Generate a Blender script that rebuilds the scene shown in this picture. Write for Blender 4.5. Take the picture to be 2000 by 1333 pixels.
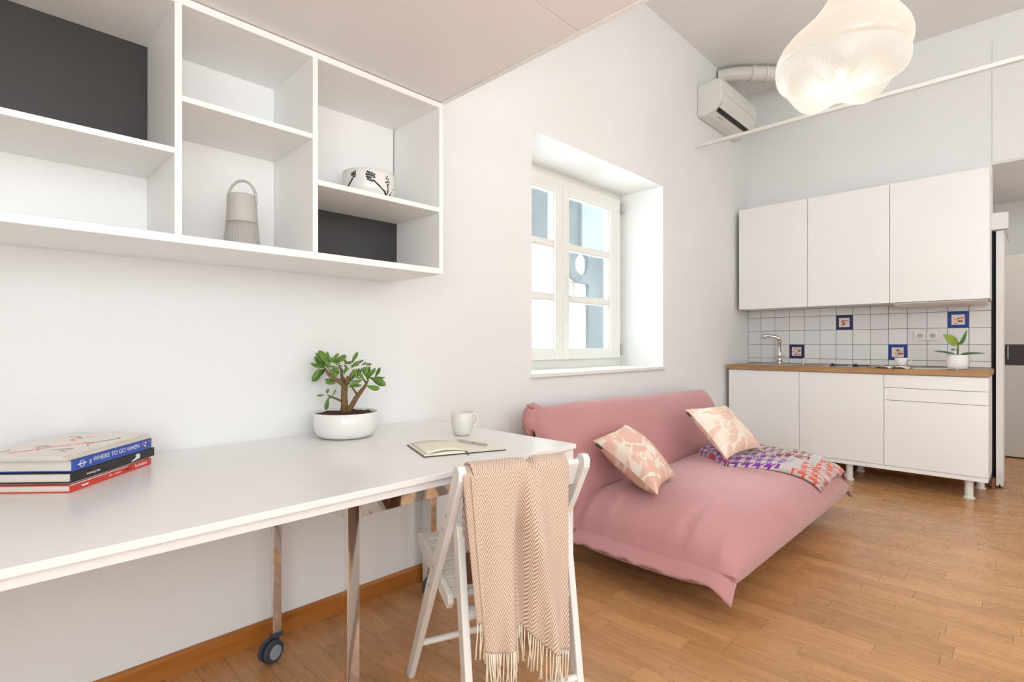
import bpy, math, random
from mathutils import Vector, Matrix, noise
random.seed(7)
S = bpy.context.scene
COL = S.collection
for o in list(bpy.data.objects):
    bpy.data.objects.remove(o)

# ------------------------------------------------------------------ camera
F, YAW, CY, CAMZ = 1031.0, math.radians(44.34), 673.7, 1.10
cam = bpy.data.cameras.new('camera'); camo = bpy.data.objects.new('camera', cam); COL.objects.link(camo)
cam.sensor_width = 36; cam.lens = F/2000*36; cam.shift_y = (CY-666.5)/2000; cam.clip_start = 0.02
camo.location = (0, 0, CAMZ); camo.rotation_euler = (math.pi/2, 0, YAW-math.pi/2)
S.camera = camo
S.view_settings.view_transform = 'Standard'; S.view_settings.look = 'None'
S.view_settings.exposure = 0.16; S.view_settings.gamma = 1; S.view_settings.use_curve_mapping = False

# ------------------------------------------------------------------ world and light
w = bpy.data.worlds.new('world'); S.world = w; w.use_nodes = True
bg = w.node_tree.nodes['Background']; bg.inputs[0].default_value = (0.93, 0.97, 1.0, 1); bg.inputs[1].default_value = 15.0

def area(name, loc, target, sx, sy, power, col=(1, 1, 1)):
    l = bpy.data.lights.new(name, 'AREA'); l.shape = 'RECTANGLE'; l.size = sx; l.size_y = sy
    l.energy = power; l.color = col
    o = bpy.data.objects.new(name, l); COL.objects.link(o); o.location = loc
    d = Vector(target)-Vector(loc); o.rotation_euler = d.to_track_quat('-Z', 'Y').to_euler()
    return o
area('rear_fill', (-1.75, -1.55, 1.65), (5, -0.6, 1.5), 2.3, 2.2, 80, (0.86, 0.95, 1.03))  # fill light added behind the camera; the rear wall has no window
area('side_fill', (3.2, -2.75, 1.75), (3.2, 2, 1.35), 1.8, 2.2, 20, (0.86, 0.94, 1.02))  # added fill along the solid side wall, facing the sofa bed
area('side_fill', (0.0, -2.75, 1.6), (0.0, 2, 1.5), 2.2, 2.2, 27, (0.86, 0.94, 1.03))  # second side fill, added to light the shelves and desk
area('upward_fill', (0.0, -1.2, 1.15), (0.0, -1.2, 4), 0.8, 0.8, 68, (0.95, 0.97, 1.0))  # unseen upward fill, added to brighten the ceiling and loft underside
area('hall_fill', (6.5, -0.6, 2.52), (6.5, -0.6, 0), 0.5, 0.5, 9, (1.0, 0.95, 0.9))  # fill added for the dim hall; no fitting hangs there
sun = bpy.data.lights.new('sun', 'SUN'); sun.energy = 6.0; sun.angle = 0.01; sun.color = (1, 0.97, 0.92)
so = bpy.data.objects.new('sun', sun); COL.objects.link(so)
so.rotation_euler = Vector((0.35, 0.75, -0.5)).to_track_quat('-Z', 'Y').to_euler()

# ------------------------------------------------------------------ materials
def lin(c):
    return tuple(((v/255)/12.92 if v/255 <= .04045 else ((v/255+.055)/1.055)**2.4) for v in c)+(1,)
class NT:
    def __init__(s, name):
        s.m = bpy.data.materials.new(name); s.m.use_nodes = True; s.t = s.m.node_tree; s.b = s.t.nodes['Principled BSDF']
    def n(s, typ, **k):
        nd = s.t.nodes.new(typ)
        for a, v in k.items():
            setattr(nd, a, v)
        return nd
    def l(s, a, b): s.t.links.new(a, b)
    def math(s, op, a, b=None, c=None):
        nd = s.n('ShaderNodeMath', operation=op)
        for i, v in enumerate((a, b, c)):
            if v is None: continue
            if isinstance(v, (int, float)): nd.inputs[i].default_value = v
            else: s.l(v, nd.inputs[i])
        return nd.outputs[0]
    def mix(s, f, a, b, blend='MIX'):
        nd = s.n('ShaderNodeMix', data_type='RGBA', blend_type=blend)
        for i, v in ((0, f), (6, a), (7, b)):
            if isinstance(v, (int, float, tuple)): nd.inputs[i].default_value = v
            else: s.l(v, nd.inputs[i])
        return nd.outputs[2]
    def coord(s, kind='Object'):
        return s.n('ShaderNodeTexCoord').outputs[kind]
    def mapping(s, vec, scale=(1, 1, 1), loc=(0, 0, 0), rot=(0, 0, 0)):
        nd = s.n('ShaderNodeMapping'); s.l(vec, nd.inputs[0])
        nd.inputs['Scale'].default_value = scale; nd.inputs['Rotation'].default_value = rot
        if isinstance(loc, tuple): nd.inputs['Location'].default_value = loc
        else: s.l(loc, nd.inputs['Location'])
        return nd.outputs[0]
    def noise(s, vec, scale=5, detail=3, rough=.5, dist=0):
        nd = s.n('ShaderNodeTexNoise'); s.l(vec, nd.inputs['Vector'])
        nd.inputs['Scale'].default_value = scale; nd.inputs['Detail'].default_value = detail
        nd.inputs['Roughness'].default_value = rough; nd.inputs['Distortion'].default_value = dist
        return nd.outputs[0]
    def ramp(s, fac, stops):
        nd = s.n('ShaderNodeValToRGB'); s.l(fac, nd.inputs[0]); e = nd.color_ramp.elements
        while len(e) < len(stops): e.new(.5)
        for i, (p, c) in enumerate(stops): e[i].position = p; e[i].color = c
        return nd.outputs[0]
    def bump(s, h, strength=.2, dist=.01):
        nd = s.n('ShaderNodeBump'); nd.inputs['Strength'].default_value = strength; nd.inputs['Distance'].default_value = dist
        s.l(h, nd.inputs['Height']); s.l(nd.outputs[0], s.b.inputs['Normal'])

def plain(name, rgb, rough=.5, metal=0, bump=0, bscale=200, spec=.5, coat=0, var=0.03):
    k = NT(name); c = k.coord(); base = lin(rgb)
    k.b.inputs['Roughness'].default_value = rough; k.b.inputs['Metallic'].default_value = metal
    k.b.inputs['Specular IOR Level'].default_value = spec
    if coat: k.b.inputs['Coat Weight'].default_value = coat
    nz = k.noise(c, 3.0, 4)
    dk = tuple(v*(1-var) for v in base[:3])+(1,)
    k.l(k.mix(nz, base, dk), k.b.inputs['Base Color'])
    if bump: k.bump(k.noise(c, bscale, 3), bump, .002)
    return k.m

M = {}
M['wall'] = plain('wall_paint', (242, 242, 240), .85, bump=.06, bscale=90, spec=.2)
M['ceil'] = plain('ceiling_paint', (242, 240, 237), .9, bump=.05, bscale=90, spec=.2)
M['reveal'] = M['wall']
M['white'] = plain('white_lacquer', (240, 238, 235), .38)
M['cab'] = plain('cabinet_white', (252, 251, 248), .34)
M['shelf'] = plain('shelf_white', (252, 251, 248), .45)
M['loft'] = plain('loft_white_laminate', (244, 241, 238), .35)
M['desk'] = plain('desk_white', (245, 242, 239), .24)
M['chairw'] = plain('white_painted_wood', (238, 235, 228), .45, bump=.12, bscale=120)
M['winw'] = plain('window_white', (242, 241, 234), .4)
M['black'] = plain('black_board', (60, 58, 56), .45)
M['void'] = plain('dark_gap', (22, 18, 14), .8)
M['chrome'] = plain('chrome', (225, 222, 220), .06, metal=1, var=0)
M['steel'] = plain('brushed_steel', (190, 190, 188), .3, metal=1)
M['castg'] = plain('caster_dark_grey', (62, 70, 80), .4)
M['castl'] = plain('caster_hub_grey', (150, 158, 168), .45)
M['ceramic'] = plain('white_ceramic', (240, 239, 235), .12)
M['mug'] = plain('mug_glaze', (228, 225, 215), .25)
M['soil'] = plain('potting_soil', (82, 48, 34), .95, bump=1.0, bscale=60, var=.5)
M['bark'] = plain('succulent_bark', (142, 110, 72), .8, bump=.8, bscale=80, var=.45)
M['twig'] = plain('green_twig', (104, 112, 58), .7, var=.3)
M['plastic'] = plain('white_plastic', (236, 234, 228), .35)
M['pvc'] = plain('white_pvc', (232, 228, 220), .4)
M['speak1'] = plain('speaker_grey', (196, 193, 187), .45)
M['speak2'] = plain('speaker_grille', (176, 170, 163), .55)
M['bluebook'] = plain('blue_cover', (52, 84, 178), .35)
M['blackbook'] = plain('black_cover', (30, 27, 27), .35)
M['redbook'] = plain('red_cover', (214, 66, 52), .35)
M['ink_w'] = plain('white_print', (240, 240, 240), .5)
M['ink_k'] = plain('black_print', (28, 26, 24), .5)
M['ink_r'] = plain('red_print', (222, 110, 100), .5)
M['ink_b'] = plain('blue_grey_print', (120, 130, 160), .5)
M['paper'] = plain('cream_paper', (246, 240, 222), .7)
M['magcover'] = plain('magazine_cover', (246, 238, 228), .45)
M['tilef'] = plain('tile_blue', (32, 66, 150), .15)
M['tiled'] = plain('tile_navy', (28, 36, 88), .15)
M['tilecream'] = plain('tile_picture_cream', (236, 222, 210), .2)
M['tilebrown'] = plain('tile_picture_brown', (70, 40, 40), .2)
M['tileor'] = plain('tile_picture_orange', (235, 125, 85), .2)
M['tilepi'] = plain('tile_picture_pink', (225, 150, 150), .2)
M['grout'] = plain('grout_grey', (105, 98, 94), .8)
M['hallg'] = plain('hall_cupboard_grey', (205, 198, 190), .5)
M['halld'] = plain('hall_band_dark', (52, 42, 42), .5)
M['outshadow'] = plain('exterior_shadow_grey', (84, 90, 92), .8)
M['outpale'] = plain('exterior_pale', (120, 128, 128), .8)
M['outwhite'] = plain('exterior_white_render', (250, 248, 246), .9)
M['vent'] = plain('vent_black', (20, 18, 18), .6)
M['lampmetal'] = plain('lamp_fitting', (215, 210, 200), .4)
M['magpage'] = plain('magazine_page', (238, 236, 232), .5)
M['magprint'] = plain('magazine_picture', (120, 132, 126), .5, var=.5)
M['brownblk'] = plain('brown_skirting', (150, 88, 62), .5)

def tile_mat():
    k = NT('glazed_white_tile'); c = k.coord(); oi = k.n('ShaderNodeObjectInfo').outputs['Random']
    k.l(k.mix(oi, lin((238, 236, 234)), lin((230, 229, 229))), k.b.inputs['Base Color'])
    k.b.inputs['Roughness'].default_value = .07
    loc = k.n('ShaderNodeCombineXYZ'); k.l(k.math('MULTIPLY', oi, 31.), loc.inputs[0])
    mp = k.mapping(c, (1, 1, 1), loc.outputs[0])
    k.bump(k.noise(mp, 14, 2), .35, .01); return k.m
M['tile'] = tile_mat()

def glass_mat():
    k = NT('window_glass'); t = k.t; t.nodes.remove(k.b)
    tr = k.n('ShaderNodeBsdfTransparent'); gl = k.n('ShaderNodeBsdfGlossy'); gl.inputs['Roughness'].default_value = .01
    c = k.coord(); nz = k.noise(c, 3, 2)
    fr = k.n('ShaderNodeFresnel'); fr.inputs['IOR'].default_value = 1.45
    mx = k.n('ShaderNodeMixShader'); k.l(k.math('MULTIPLY', fr.outputs[0], k.math('MULTIPLY_ADD', nz, .1, .8)), mx.inputs[0])
    tr.inputs[0].default_value = (.93, .97, .98, 1)
    k.l(tr.outputs[0], mx.inputs[1]); k.l(gl.outputs[0], mx.inputs[2])
    k.l(mx.outputs[0], t.nodes['Material Output'].inputs[0]); return k.m
M['glass'] = glass_mat()

def wood(name, cols, rnd='object', axis='Y', rough=.3, coat=.0, gs=1.0, sat=1):
    """wood grain along an axis; colour differs from piece to piece"""
    k = NT(name); c = k.coord('Object' if rnd == 'object' else 'Object')
    if rnd == 'object': r = k.n('ShaderNodeObjectInfo').outputs['Random']
    elif rnd == 'island': r = k.n('ShaderNodeNewGeometry').outputs['Random Per Island']
    else: r = k.math('ADD', 0.3, 0.0)
    loc = k.n('ShaderNodeCombineXYZ'); k.l(k.math('MULTIPLY', r, 37.), loc.inputs[0]); k.l(k.math('MULTIPLY', r, 91.), loc.inputs[1])
    sc = {'Y': (9*gs, .8*gs, 9*gs), 'X': (.8*gs, 9*gs, 9*gs)}[axis]
    mp = k.mapping(c, sc, loc.outputs[0])
    g1 = k.noise(mp, 2.2, 5, .6, 1.2)
    wv = k.n('ShaderNodeTexWave', wave_type='RINGS', rings_direction='SPHERICAL'); 
    mp2 = k.mapping(c, {'Y': (9*gs, 1.3*gs, 9*gs), 'X': (1.3*gs, 9*gs, 9*gs)}[axis], loc.outputs[0]); k.l(mp2, wv.inputs[0])
    wv.inputs['Scale'].default_value = 2.2; wv.inputs['Distortion'].default_value = 3.5; wv.inputs['Detail'].default_value = 3
    sc2 = {'Y': (60, 1.1, 60), 'X': (1.1, 60, 60)}[axis]
    g2 = k.noise(k.mapping(c, sc2, loc.outputs[0]), 3, 2, .6)
    grain = k.math('ADD', k.math('MULTIPLY', g1, .55), k.math('ADD', k.math('MULTIPLY', wv.outputs[1], .04), k.math('MULTIPLY', g2, .40)))
    colr = k.ramp(grain, [(.28, lin(cols[0])), (.55, lin(cols[1])), (.85, lin(cols[2]))])
    tone = k.math('MULTIPLY_ADD', k.math('FRACT', k.math('MULTIPLY', r, 7.31)), .22, .86)
    cc = k.n('ShaderNodeCombineColor'); k.l(tone, cc.inputs[0]); k.l(k.math('MULTIPLY_ADD', tone, 1.08, -.08), cc.inputs[1]); k.l(k.math('MULTIPLY_ADD', tone, 1.2, -.2), cc.inputs[2])
    k.l(k.mix(1.0, colr, cc.outputs[0], 'MULTIPLY'), k.b.inputs['Base Color'])
    k.b.inputs['Roughness'].default_value = rough
    k.l(k.math('MULTIPLY_ADD', g1, .15, rough-.07), k.b.inputs['Roughness'])
    k.bump(grain, .12, .002)
    return k.m
FL = [(170, 119, 72), (198, 147, 96), (214, 169, 120)]
M['plank'] = wood('oak_parquet', FL, 'object', 'Y', .27)
M['plank_s'] = wood('oak_parquet_far', FL, 'island', 'Y', .27)
M['oakbase'] = wood('oak_baseboard', [(150, 88, 28), (188, 118, 46), (208, 142, 66)], 'none', 'X', .4)
M['worktop'] = wood('oak_worktop', [(156, 112, 68), (190, 146, 98), (212, 170, 120)], 'none', 'Y', .45)

def fabric(name, c1, c2, scale=700, wr=.25):
    k = NT(name); c = k.coord()
    n1 = k.noise(c, scale, 2); n2 = k.noise(c, 6, 3)
    k.l(k.mix(k.math('MULTIPLY_ADD', n1, .5, k.math('MULTIPLY', n2, .5)), lin(c1), lin(c2)), k.b.inputs['Base Color'])
    k.b.inputs['Roughness'].default_value = .9; k.b.inputs['Specular IOR Level'].default_value = .15
    k.b.inputs['Sheen Weight'].default_value = .35; k.b.inputs['Sheen Roughness'].default_value = .4
    h = k.math('ADD', k.math('MULTIPLY', n1, .15), k.noise(c, 9, 3, .5, .8))
    k.bump(h, wr, .02); return k.m
M['pink'] = fabric('dusty_pink_cotton', (203, 150, 149), (195, 140, 139))
M['fringe'] = fabric('cream_wool_fringe', (244, 232, 210), (230, 212, 186), 300, .1)

def throw_mat(name, dark, light):
    k = NT(name); uv = k.coord('UV'); sx = k.n('ShaderNodeSeparateXYZ'); k.l(uv, sx.inputs[0])
    X, Y = sx.outputs[0], sx.outputs[1]
    a = k.math('MULTIPLY', X, 1/.0075)
    colp = k.math('MODULO', k.math('FLOOR', a), 2.0)
    d = k.math('MULTIPLY_ADD', colp, 2.0, -1.0)
    s = k.math('FRACT', k.math('ADD', k.math('MULTIPLY', Y, 1/.0115), k.math('MULTIPLY', d, k.math('MULTIPLY', k.math('FRACT', a), 1.5))))
    st = k.math('ABSOLUTE', k.math('SUBTRACT', s, .5))
    f = k.ramp(st, [(.12, (0, 0, 0, 1)), (.40, (1, 1, 1, 1))])
    k.l(k.mix(f, lin(dark), lin(light)), k.b.inputs['Base Color'])
    k.b.inputs['Roughness'].default_value = .95; k.b.inputs['Specular IOR Level'].default_value = .1
    k.b.inputs['Sheen Weight'].default_value = .3
    k.bump(st, .35, .003); return k.m
M['throw'] = throw_mat('herringbone_wool', (176, 134, 110), (238, 222, 204))
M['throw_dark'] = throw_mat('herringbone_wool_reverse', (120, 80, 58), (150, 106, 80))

def blanket_mat():
    k = NT('patterned_wool_blanket'); uv = k.coord('UV'); sx = k.n('ShaderNodeSeparateXYZ'); k.l(uv, sx.inputs[0])
    X, Y = sx.outputs[0], sx.outputs[1]
    p = .054
    a = k.math('MULTIPLY', X, 1/p); b = k.math('MULTIPLY', Y, 1/p)
    fa = k.math('FRACT', a); fb = k.math('FRACT', b)
    sa = k.math('GREATER_THAN', fa, .5); sb = k.math('GREATER_THAN', fb, .5)
    same = k.math('COMPARE', sa, sb, .1)
    dg = k.math('GREATER_THAN', k.math('FRACT', k.math('MULTIPLY', k.math('SUBTRACT', a, b), 2.0)), .5)
    diff = k.math('SUBTRACT', 1.0, same)
    pat = k.math('ADD', k.math('MULTIPLY', same, sa), k.math('MULTIPLY', diff, dg))
    side = k.math('GREATER_THAN', k.math('MULTIPLY_ADD', X, .10, Y), .36)
    c2 = k.mix(side, lin((128, 58, 146)), lin((140, 76, 80)))
    front = k.math('GREATER_THAN', k.math('MULTIPLY_ADD', Y, -.25, X), .60)
    col = k.mix(front, c2, lin((214, 100, 78)))
    bandm = k.math('MAXIMUM', k.math('COMPARE', k.math('MULTIPLY_ADD', X, .10, Y), .36, .03), k.math('COMPARE', k.math('MULTIPLY_ADD', Y, -.25, X), .60, .03))
    f = k.math('MULTIPLY', pat, k.math('SUBTRACT', 1.0, bandm))
    k.l(k.mix(f, lin((198, 188, 184)), col), k.b.inputs['Base Color'])
    k.b.inputs['Roughness'].default_value = .95; k.b.inputs['Specular IOR Level'].default_value = .1; k.b.inputs['Sheen Weight'].default_value = .3
    k.bump(k.noise(k.coord(), 400, 2), .3, .003); return k.m
M['blanket'] = blanket_mat()

def cushion_mat(name, peach, pale, seed):
    k = NT(name); uv = k.coord('UV'); mp = k.mapping(uv, (1, 1, 1), (seed, seed*.7, 0))
    wob = k.noise(mp, 5, 2)
    wv = k.mix(.10, mp, wob)
    v = k.n('ShaderNodeTexVoronoi'); v.inputs['Scale'].default_value = 2.9; k.l(wv, v.inputs['Vector']); v.inputs['Randomness'].default_value = .8
    d = v.outputs['Distance']
    ring = k.math('SUBTRACT', k.ramp(d, [(.055, (0, 0, 0, 1)), (.075, (1, 1, 1, 1))]), k.ramp(d, [(.165, (0, 0, 0, 1)), (.19, (1, 1, 1, 1))]))
    v2 = k.n('ShaderNodeTexVoronoi', feature='DISTANCE_TO_EDGE'); v2.inputs['Scale'].default_value = 2.9; k.l(wv, v2.inputs['Vector']); v2.inputs['Randomness'].default_value = .8
    nz = k.noise(mp, 4.5, 1, .5, 1.2)
    edge = k.math('LESS_THAN', v2.outputs['Distance'], k.math('MULTIPLY_ADD', nz, .16, -.045))
    big = k.math('MULTIPLY', k.ramp(k.noise(mp, 3.0, 1, .5, 1.0), [(.54, (0, 0, 0, 1)), (.60, (1, 1, 1, 1))]), .75)
    f = k.math('MAXIMUM', ring, k.math('MAXIMUM', edge, big))
    tint = k.mix(k.noise(mp, 3, 1), lin(peach), lin(tuple(min(255, p+14) for p in peach)))
    k.l(k.mix(f, tint, lin(pale)), k.b.inputs['Base Color'])
    k.b.inputs['Roughness'].default_value = .85; k.b.inputs['Specular IOR Level'].default_value = .15
    k.bump(k.noise(k.coord(), 14, 3, .5, 1.), .35, .015); return k.m
M['cush1'] = cushion_mat('peach_floral_cotton', (224, 180, 160), (240, 228, 212), 3.1)
M['cush2'] = cushion_mat('pale_floral_cotton', (226, 188, 168), (240, 228, 212), 8.4)

def leaf_mat(name, c1, c2, scale):
    k = NT(name); c = k.coord(); r = k.n('ShaderNodeObjectInfo').outputs['Random']
    k.l(k.mix(k.math('MULTIPLY_ADD', k.noise(c, scale, 2), .6, k.math('MULTIPLY', r, .5)), lin(c1), lin(c2)), k.b.inputs['Base Color'])
    k.b.inputs['Roughness'].default_value = .4; k.b.inputs['Subsurface Weight'].default_value = .08
    k.b.inputs['Subsurface Radius'].default_value = (.01, .02, .005); return k.m
M['leaf'] = leaf_mat('jade_leaf', (70, 112, 42), (120, 156, 58), 20)
M['leaf_dark'] = leaf_mat('dark_leaf', (48, 92, 52), (92, 132, 88), 14)
M['leaf_lime'] = leaf_mat('lime_leaf', (118, 148, 52), (150, 172, 70), 14)
M['leaf_mid'] = leaf_mat('green_leaf', (52, 108, 38), (84, 140, 56), 14)

def lamp_mat(name, col, strength, lattice):
    k = NT(name); uv = k.coord('UV'); sx = k.n('ShaderNodeSeparateXYZ'); k.l(uv, sx.inputs[0])
    if lattice:
        a = k.math('SINE', k.math('MULTIPLY', k.math('ADD', sx.outputs[0], sx.outputs[1]), 250.))
        b = k.math('SINE', k.math('MULTIPLY', k.math('SUBTRACT', sx.outputs[0], sx.outputs[1]), 250.))
        h = k.math('MULTIPLY', a, b)
        e = k.math('MULTIPLY_ADD', h, .18, 1.0)
    else:
        h = k.noise(uv, 8, 2); e = k.math('MULTIPLY_ADD', h, .06, .97)
    k.b.inputs['Base Color'].default_value = lin((120, 116, 110)); k.b.inputs['Roughness'].default_value = .2
    k.b.inputs['Emission Color'].default_value = lin(col)
    k.l(k.math('MULTIPLY', e, strength), k.b.inputs['Emission Strength'])
    k.bump(h, .3, .002); return k.m
M['lampup'] = lamp_mat('glowing_opal_glass', (255, 238, 216), .63, False)
M['lamplo'] = lamp_mat('glowing_lattice_glass', (255, 242, 226), .60, True)
M['bulb'] = lamp_mat('bulb', (255, 236, 205), 6.0, False)

# ------------------------------------------------------------------ mesh helpers
class MB:
    def __init__(s): s.v = []; s.f = []; s.uv = {}
    def box(s, x0, x1, y0, y1, z0, z1):
        n = len(s.v); s.v += [(x, y, z) for z in (z0, z1) for y in (y0, y1) for x in (x0, x1)]
        for f in ((0, 2, 3, 1), (4, 5, 7, 6), (0, 1, 5, 4), (1, 3, 7, 5), (3, 2, 6, 7), (2, 0, 4, 6)): s.f.append(tuple(n+i for i in f))
        return s
    def beam(s, p, q, wa, wb, up=(0, 0, 1)):
        """box beam from p to q, half sizes wa (side) wb (along up)"""
        p, q = Vector(p), Vector(q); d = (q-p).normalized(); a = d.cross(Vector(up)).normalized(); b = a.cross(d).normalized()
        n = len(s.v)
        for c in (p, q):
            for sa, sb in ((-1, -1), (1, -1), (1, 1), (-1, 1)): s.v.append(tuple(c+a*sa*wa+b*sb*wb))
        for f in ((3, 2, 1, 0), (4, 5, 6, 7), (0, 1, 5, 4), (1, 2, 6, 5), (2, 3, 7, 6), (3, 0, 4, 7)): s.f.append(tuple(n+i for i in f))
        return s
    def tube(s, pts, r, n=12, cap=True):
        pts = [Vector(p) for p in pts]; m = len(pts)
        rr = r if isinstance(r, (list, tuple)) else [r]*m
        base = len(s.v); ref = None
        for i, p in enumerate(pts):
            d = (pts[min(i+1, m-1)]-pts[max(i-1, 0)]).normalized()
            if ref is None: ref = d.orthogonal().normalized()
            ref = (ref-d*ref.dot(d)).normalized(); b = d.cross(ref)
            for j in range(n):
                t = 2*math.pi*j/n; s.v.append(tuple(p+(ref*math.cos(t)+b*math.sin(t))*rr[i]))
        for i in range(m-1):
            for j in range(n):
                a = base+i*n+j; b2 = base+i*n+(j+1) % n; s.f.append((a, b2, b2+n, a+n))
        if cap:
            s.f.append(tuple(base+j for j in reversed(range(n)))); s.f.append(tuple(base+(m-1)*n+j for j in range(n)))
        return s
    def lathe(s, prof, c=(0, 0), n=32, mod=None):
        base = len(s.v); m = len(prof)
        for i, (r, z) in enumerate(prof):
            for j in range(n):
                t = 2*math.pi*j/n; rr, zz, ox, oy = r, z, 0, 0
                if mod: rr, zz, ox, oy = mod(r, z, t)
                s.v.append((c[0]+ox+rr*math.cos(t), c[1]+oy+rr*math.sin(t), zz))
        for i in range(m-1):
            for j in range(n):
                a = base+i*n+j; b = base+i*n+(j+1) % n; s.f.append((a, b, b+n, a+n))
        if prof[0][0] > 1e-4: s.f.append(tuple(base+j for j in reversed(range(n))))
        if prof[-1][0] > 1e-4: s.f.append(tuple(base+(m-1)*n+j for j in range(n)))
        return s
    def open_lathe(s, prof, c=(0, 0), n=32, mod=None):
        s.lathe(prof, c, n, mod)
        if prof[0][0] > 1e-4: s.f.pop(-2 if prof[-1][0] > 1e-4 else -1)
        if prof[-1][0] > 1e-4: s.f.pop()
        return s
    def grid(s, fn, nu, nv, uvfn=None, closed_v=False):
        base = len(s.v); W = nv if closed_v else nv+1
        for i in range(nu+1):
            for j in range(W):
                s.v.append(tuple(fn(i/nu, j/nv)))
                if uvfn: s.uv[len(s.v)-1] = uvfn(i/nu, j/nv)
        for i in range(nu):
            for j in range(nv):
                a = base+i*W+j; b = base+i*W+(j+1) % W; s.f.append((a, b, b+W, a+W))
        return s
    def prism(s, poly, axis, a0, a1, hole=None):
        """extrude 2-D polygon along axis ('x': poly=(y,z), 'y': poly=(x,z), 'z': poly=(x,y))"""
        n = len(poly); base = len(s.v)
        def P(p, a): return {'x': (a, p[0], p[1]), 'y': (p[0], a, p[1]), 'z': (p[0], p[1], a)}[axis]
        for a in (a0, a1): s.v += [P(p, a) for p in poly]
        s.f.append(tuple(base+i for i in range(n))); s.f.append(tuple(base+n+i for i in reversed(range(n))))
        for i in range(n): j = (i+1) % n; s.f.append((base+j, base+i, base+n+i, base+n+j))
        return s
    def mesh(s, name, smooth=False):
        me = bpy.data.meshes.new(name); me.from_pydata(s.v, [], s.f); me.validate()
        if s.uv:
            l = me.uv_layers.new(name='UVMap')
            for lp in me.loops: l.data[lp.index].uv = s.uv.get(lp.vertex_index, (0, 0))
        if smooth:
            me.polygons.foreach_set('use_smooth', [True]*len(me.polygons))
        me.update(); return me

def fixn(me):
    import bmesh
    b = bmesh.new(); b.from_mesh(me); bmesh.ops.recalc_face_normals(b, faces=b.faces); b.to_mesh(me); b.free()

def obj(name, mb, mat, parent=None, smooth=False, bevel=0, kind=None, label=None, cat=None, group=None, fix=True, subsurf=0, solid=0):
    me = mb.mesh(name, smooth) if isinstance(mb, MB) else mb
    if fix and isinstance(mb, MB): fixn(me)
    if mat is not None:
        me.materials.clear(); me.materials.append(M[mat] if isinstance(mat, str) else mat)
    o = bpy.data.objects.new(name, me); COL.objects.link(o)
    if parent is not None:
        o.parent = parent; o.matrix_parent_inverse = Matrix.Translation(-parent.location) if parent.type == 'EMPTY' and not parent.parent else Matrix()
        if not (parent.type == 'EMPTY' and not parent.parent) and parent.location.length > 0: o.matrix_parent_inverse = parent.matrix_basis.inverted()
    if bevel:
        m = o.modifiers.new('bevel', 'BEVEL'); m.width = bevel; m.segments = 2; m.limit_method = 'ANGLE'; m.angle_limit = .6
    if solid:
        m = o.modifiers.new('solidify', 'SOLIDIFY'); m.thickness = solid; m.offset = 0
    if subsurf:
        m = o.modifiers.new('subsurf', 'SUBSURF'); m.levels = subsurf; m.render_levels = subsurf
    tag(o, label, cat, group, kind); return o
def tag(o, label=None, cat=None, group=None, kind=None):
    if label: o['label'] = label
    if cat: o['category'] = cat
    if group: o['group'] = group
    if kind: o['kind'] = kind
    return o
def thing(name, label, cat, loc, group=None, kind=None):
    o = bpy.data.objects.new(name, None); COL.objects.link(o); o.location = loc; o.empty_display_size = .05
    return tag(o, label, cat, group, kind)
def struct(name, mb, mat, parent=None, **k):
    return obj(name, mb, mat, parent, kind='structure' if parent is None else None, **k)
def textmesh(body, size, name='lettering'):
    cu = bpy.data.curves.new(name, 'FONT'); cu.body = body; cu.size = size; cu.extrude = 0.0002; cu.align_y = 'BOTTOM'
    o = bpy.data.objects.new(name, cu); COL.objects.link(o)
    dg = bpy.context.evaluated_depsgraph_get(); me = bpy.data.meshes.new_from_object(o.evaluated_get(dg))
    bpy.data.objects.remove(o); return me
def place_text(body, size, origin, ex, ey, mat, parent, bold=1.0, width=None, name='lettering'):
    me = textmesh(body, size)
    ex, ey = Vector(ex).normalized(), Vector(ey).normalized(); ez = ex.cross(ey)
    xs = [v.co.x for v in me.vertices]; sc = 1 if not width else width/(max(xs)-min(xs))
    for v in me.vertices: v.co = Vector(origin)+ex*v.co.x*sc+ey*v.co.y+ez*v.co.z
    return obj(name, me, mat, parent)

WL = 2.04          # left wall
XB = 5.543         # kitchen wall
ZC = 3.64          # ceiling
XR, YR = -1.8, -2.8

# ------------------------------------------------------------------ room shell
wx0, wx1, wz0, wz1 = 2.25, 3.775, .93, 2.34
b = MB()
T = WL+.43
b.box(XR-.2, wx0, WL, T, 0, ZC); b.box(wx1, XB+.16, WL, T, 0, ZC); b.box(wx0, wx1, WL, T, 0, wz0-.02); b.box(wx0, wx1, WL, T, wz1, ZC)
struct('wall_left', b, 'wall')
yd0 = .2            # where the kitchen wall ends and the passage starts
wall_back = struct('wall_back', MB().box(XB, XB+.16, yd0, WL, 0, ZC).box(XB, XB+.16, -.95, yd0, 2.50, ZC).box(XB, XB+.16, YR, -.95, 0, ZC), 'wall')
struct('wall_right', MB().box(XR-.2, XB+.16, YR-.2, YR, 0, ZC), 'wall')
struct('wall_rear', MB().box(XR-.2, XR, YR, WL, 0, ZC), 'wall')
struct('ceiling', MB().box(XR-.2, XB+.16, YR-.2, WL+.4, ZC, ZC+.2), 'ceil')
struct('trim_1', MB().box(XB-.007, XB-.001, -.95, .199, 2.512, 3.465), 'wall', bevel=.004)
struct('wall_hall', MB().box(7.75, 7.9, -1.3, .45, 0, 2.62).box(XB+.16, 7.9, .32, .45, 0, 2.62).box(XB+.16, 7.9, -1.3, -1.2, 0, 2.62), 'wall')
struct('ceiling_hall', MB().box(XB+.16, 7.9, -1.3, .45, 2.62, 2.75), 'ceil')
struct('baseboard_left', MB().prism([(WL-.016, 0), (WL, 0), (WL, .072), (WL-.009, .072), (WL-.016, .062)], 'x', XR, XB), 'oakbase')
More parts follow.
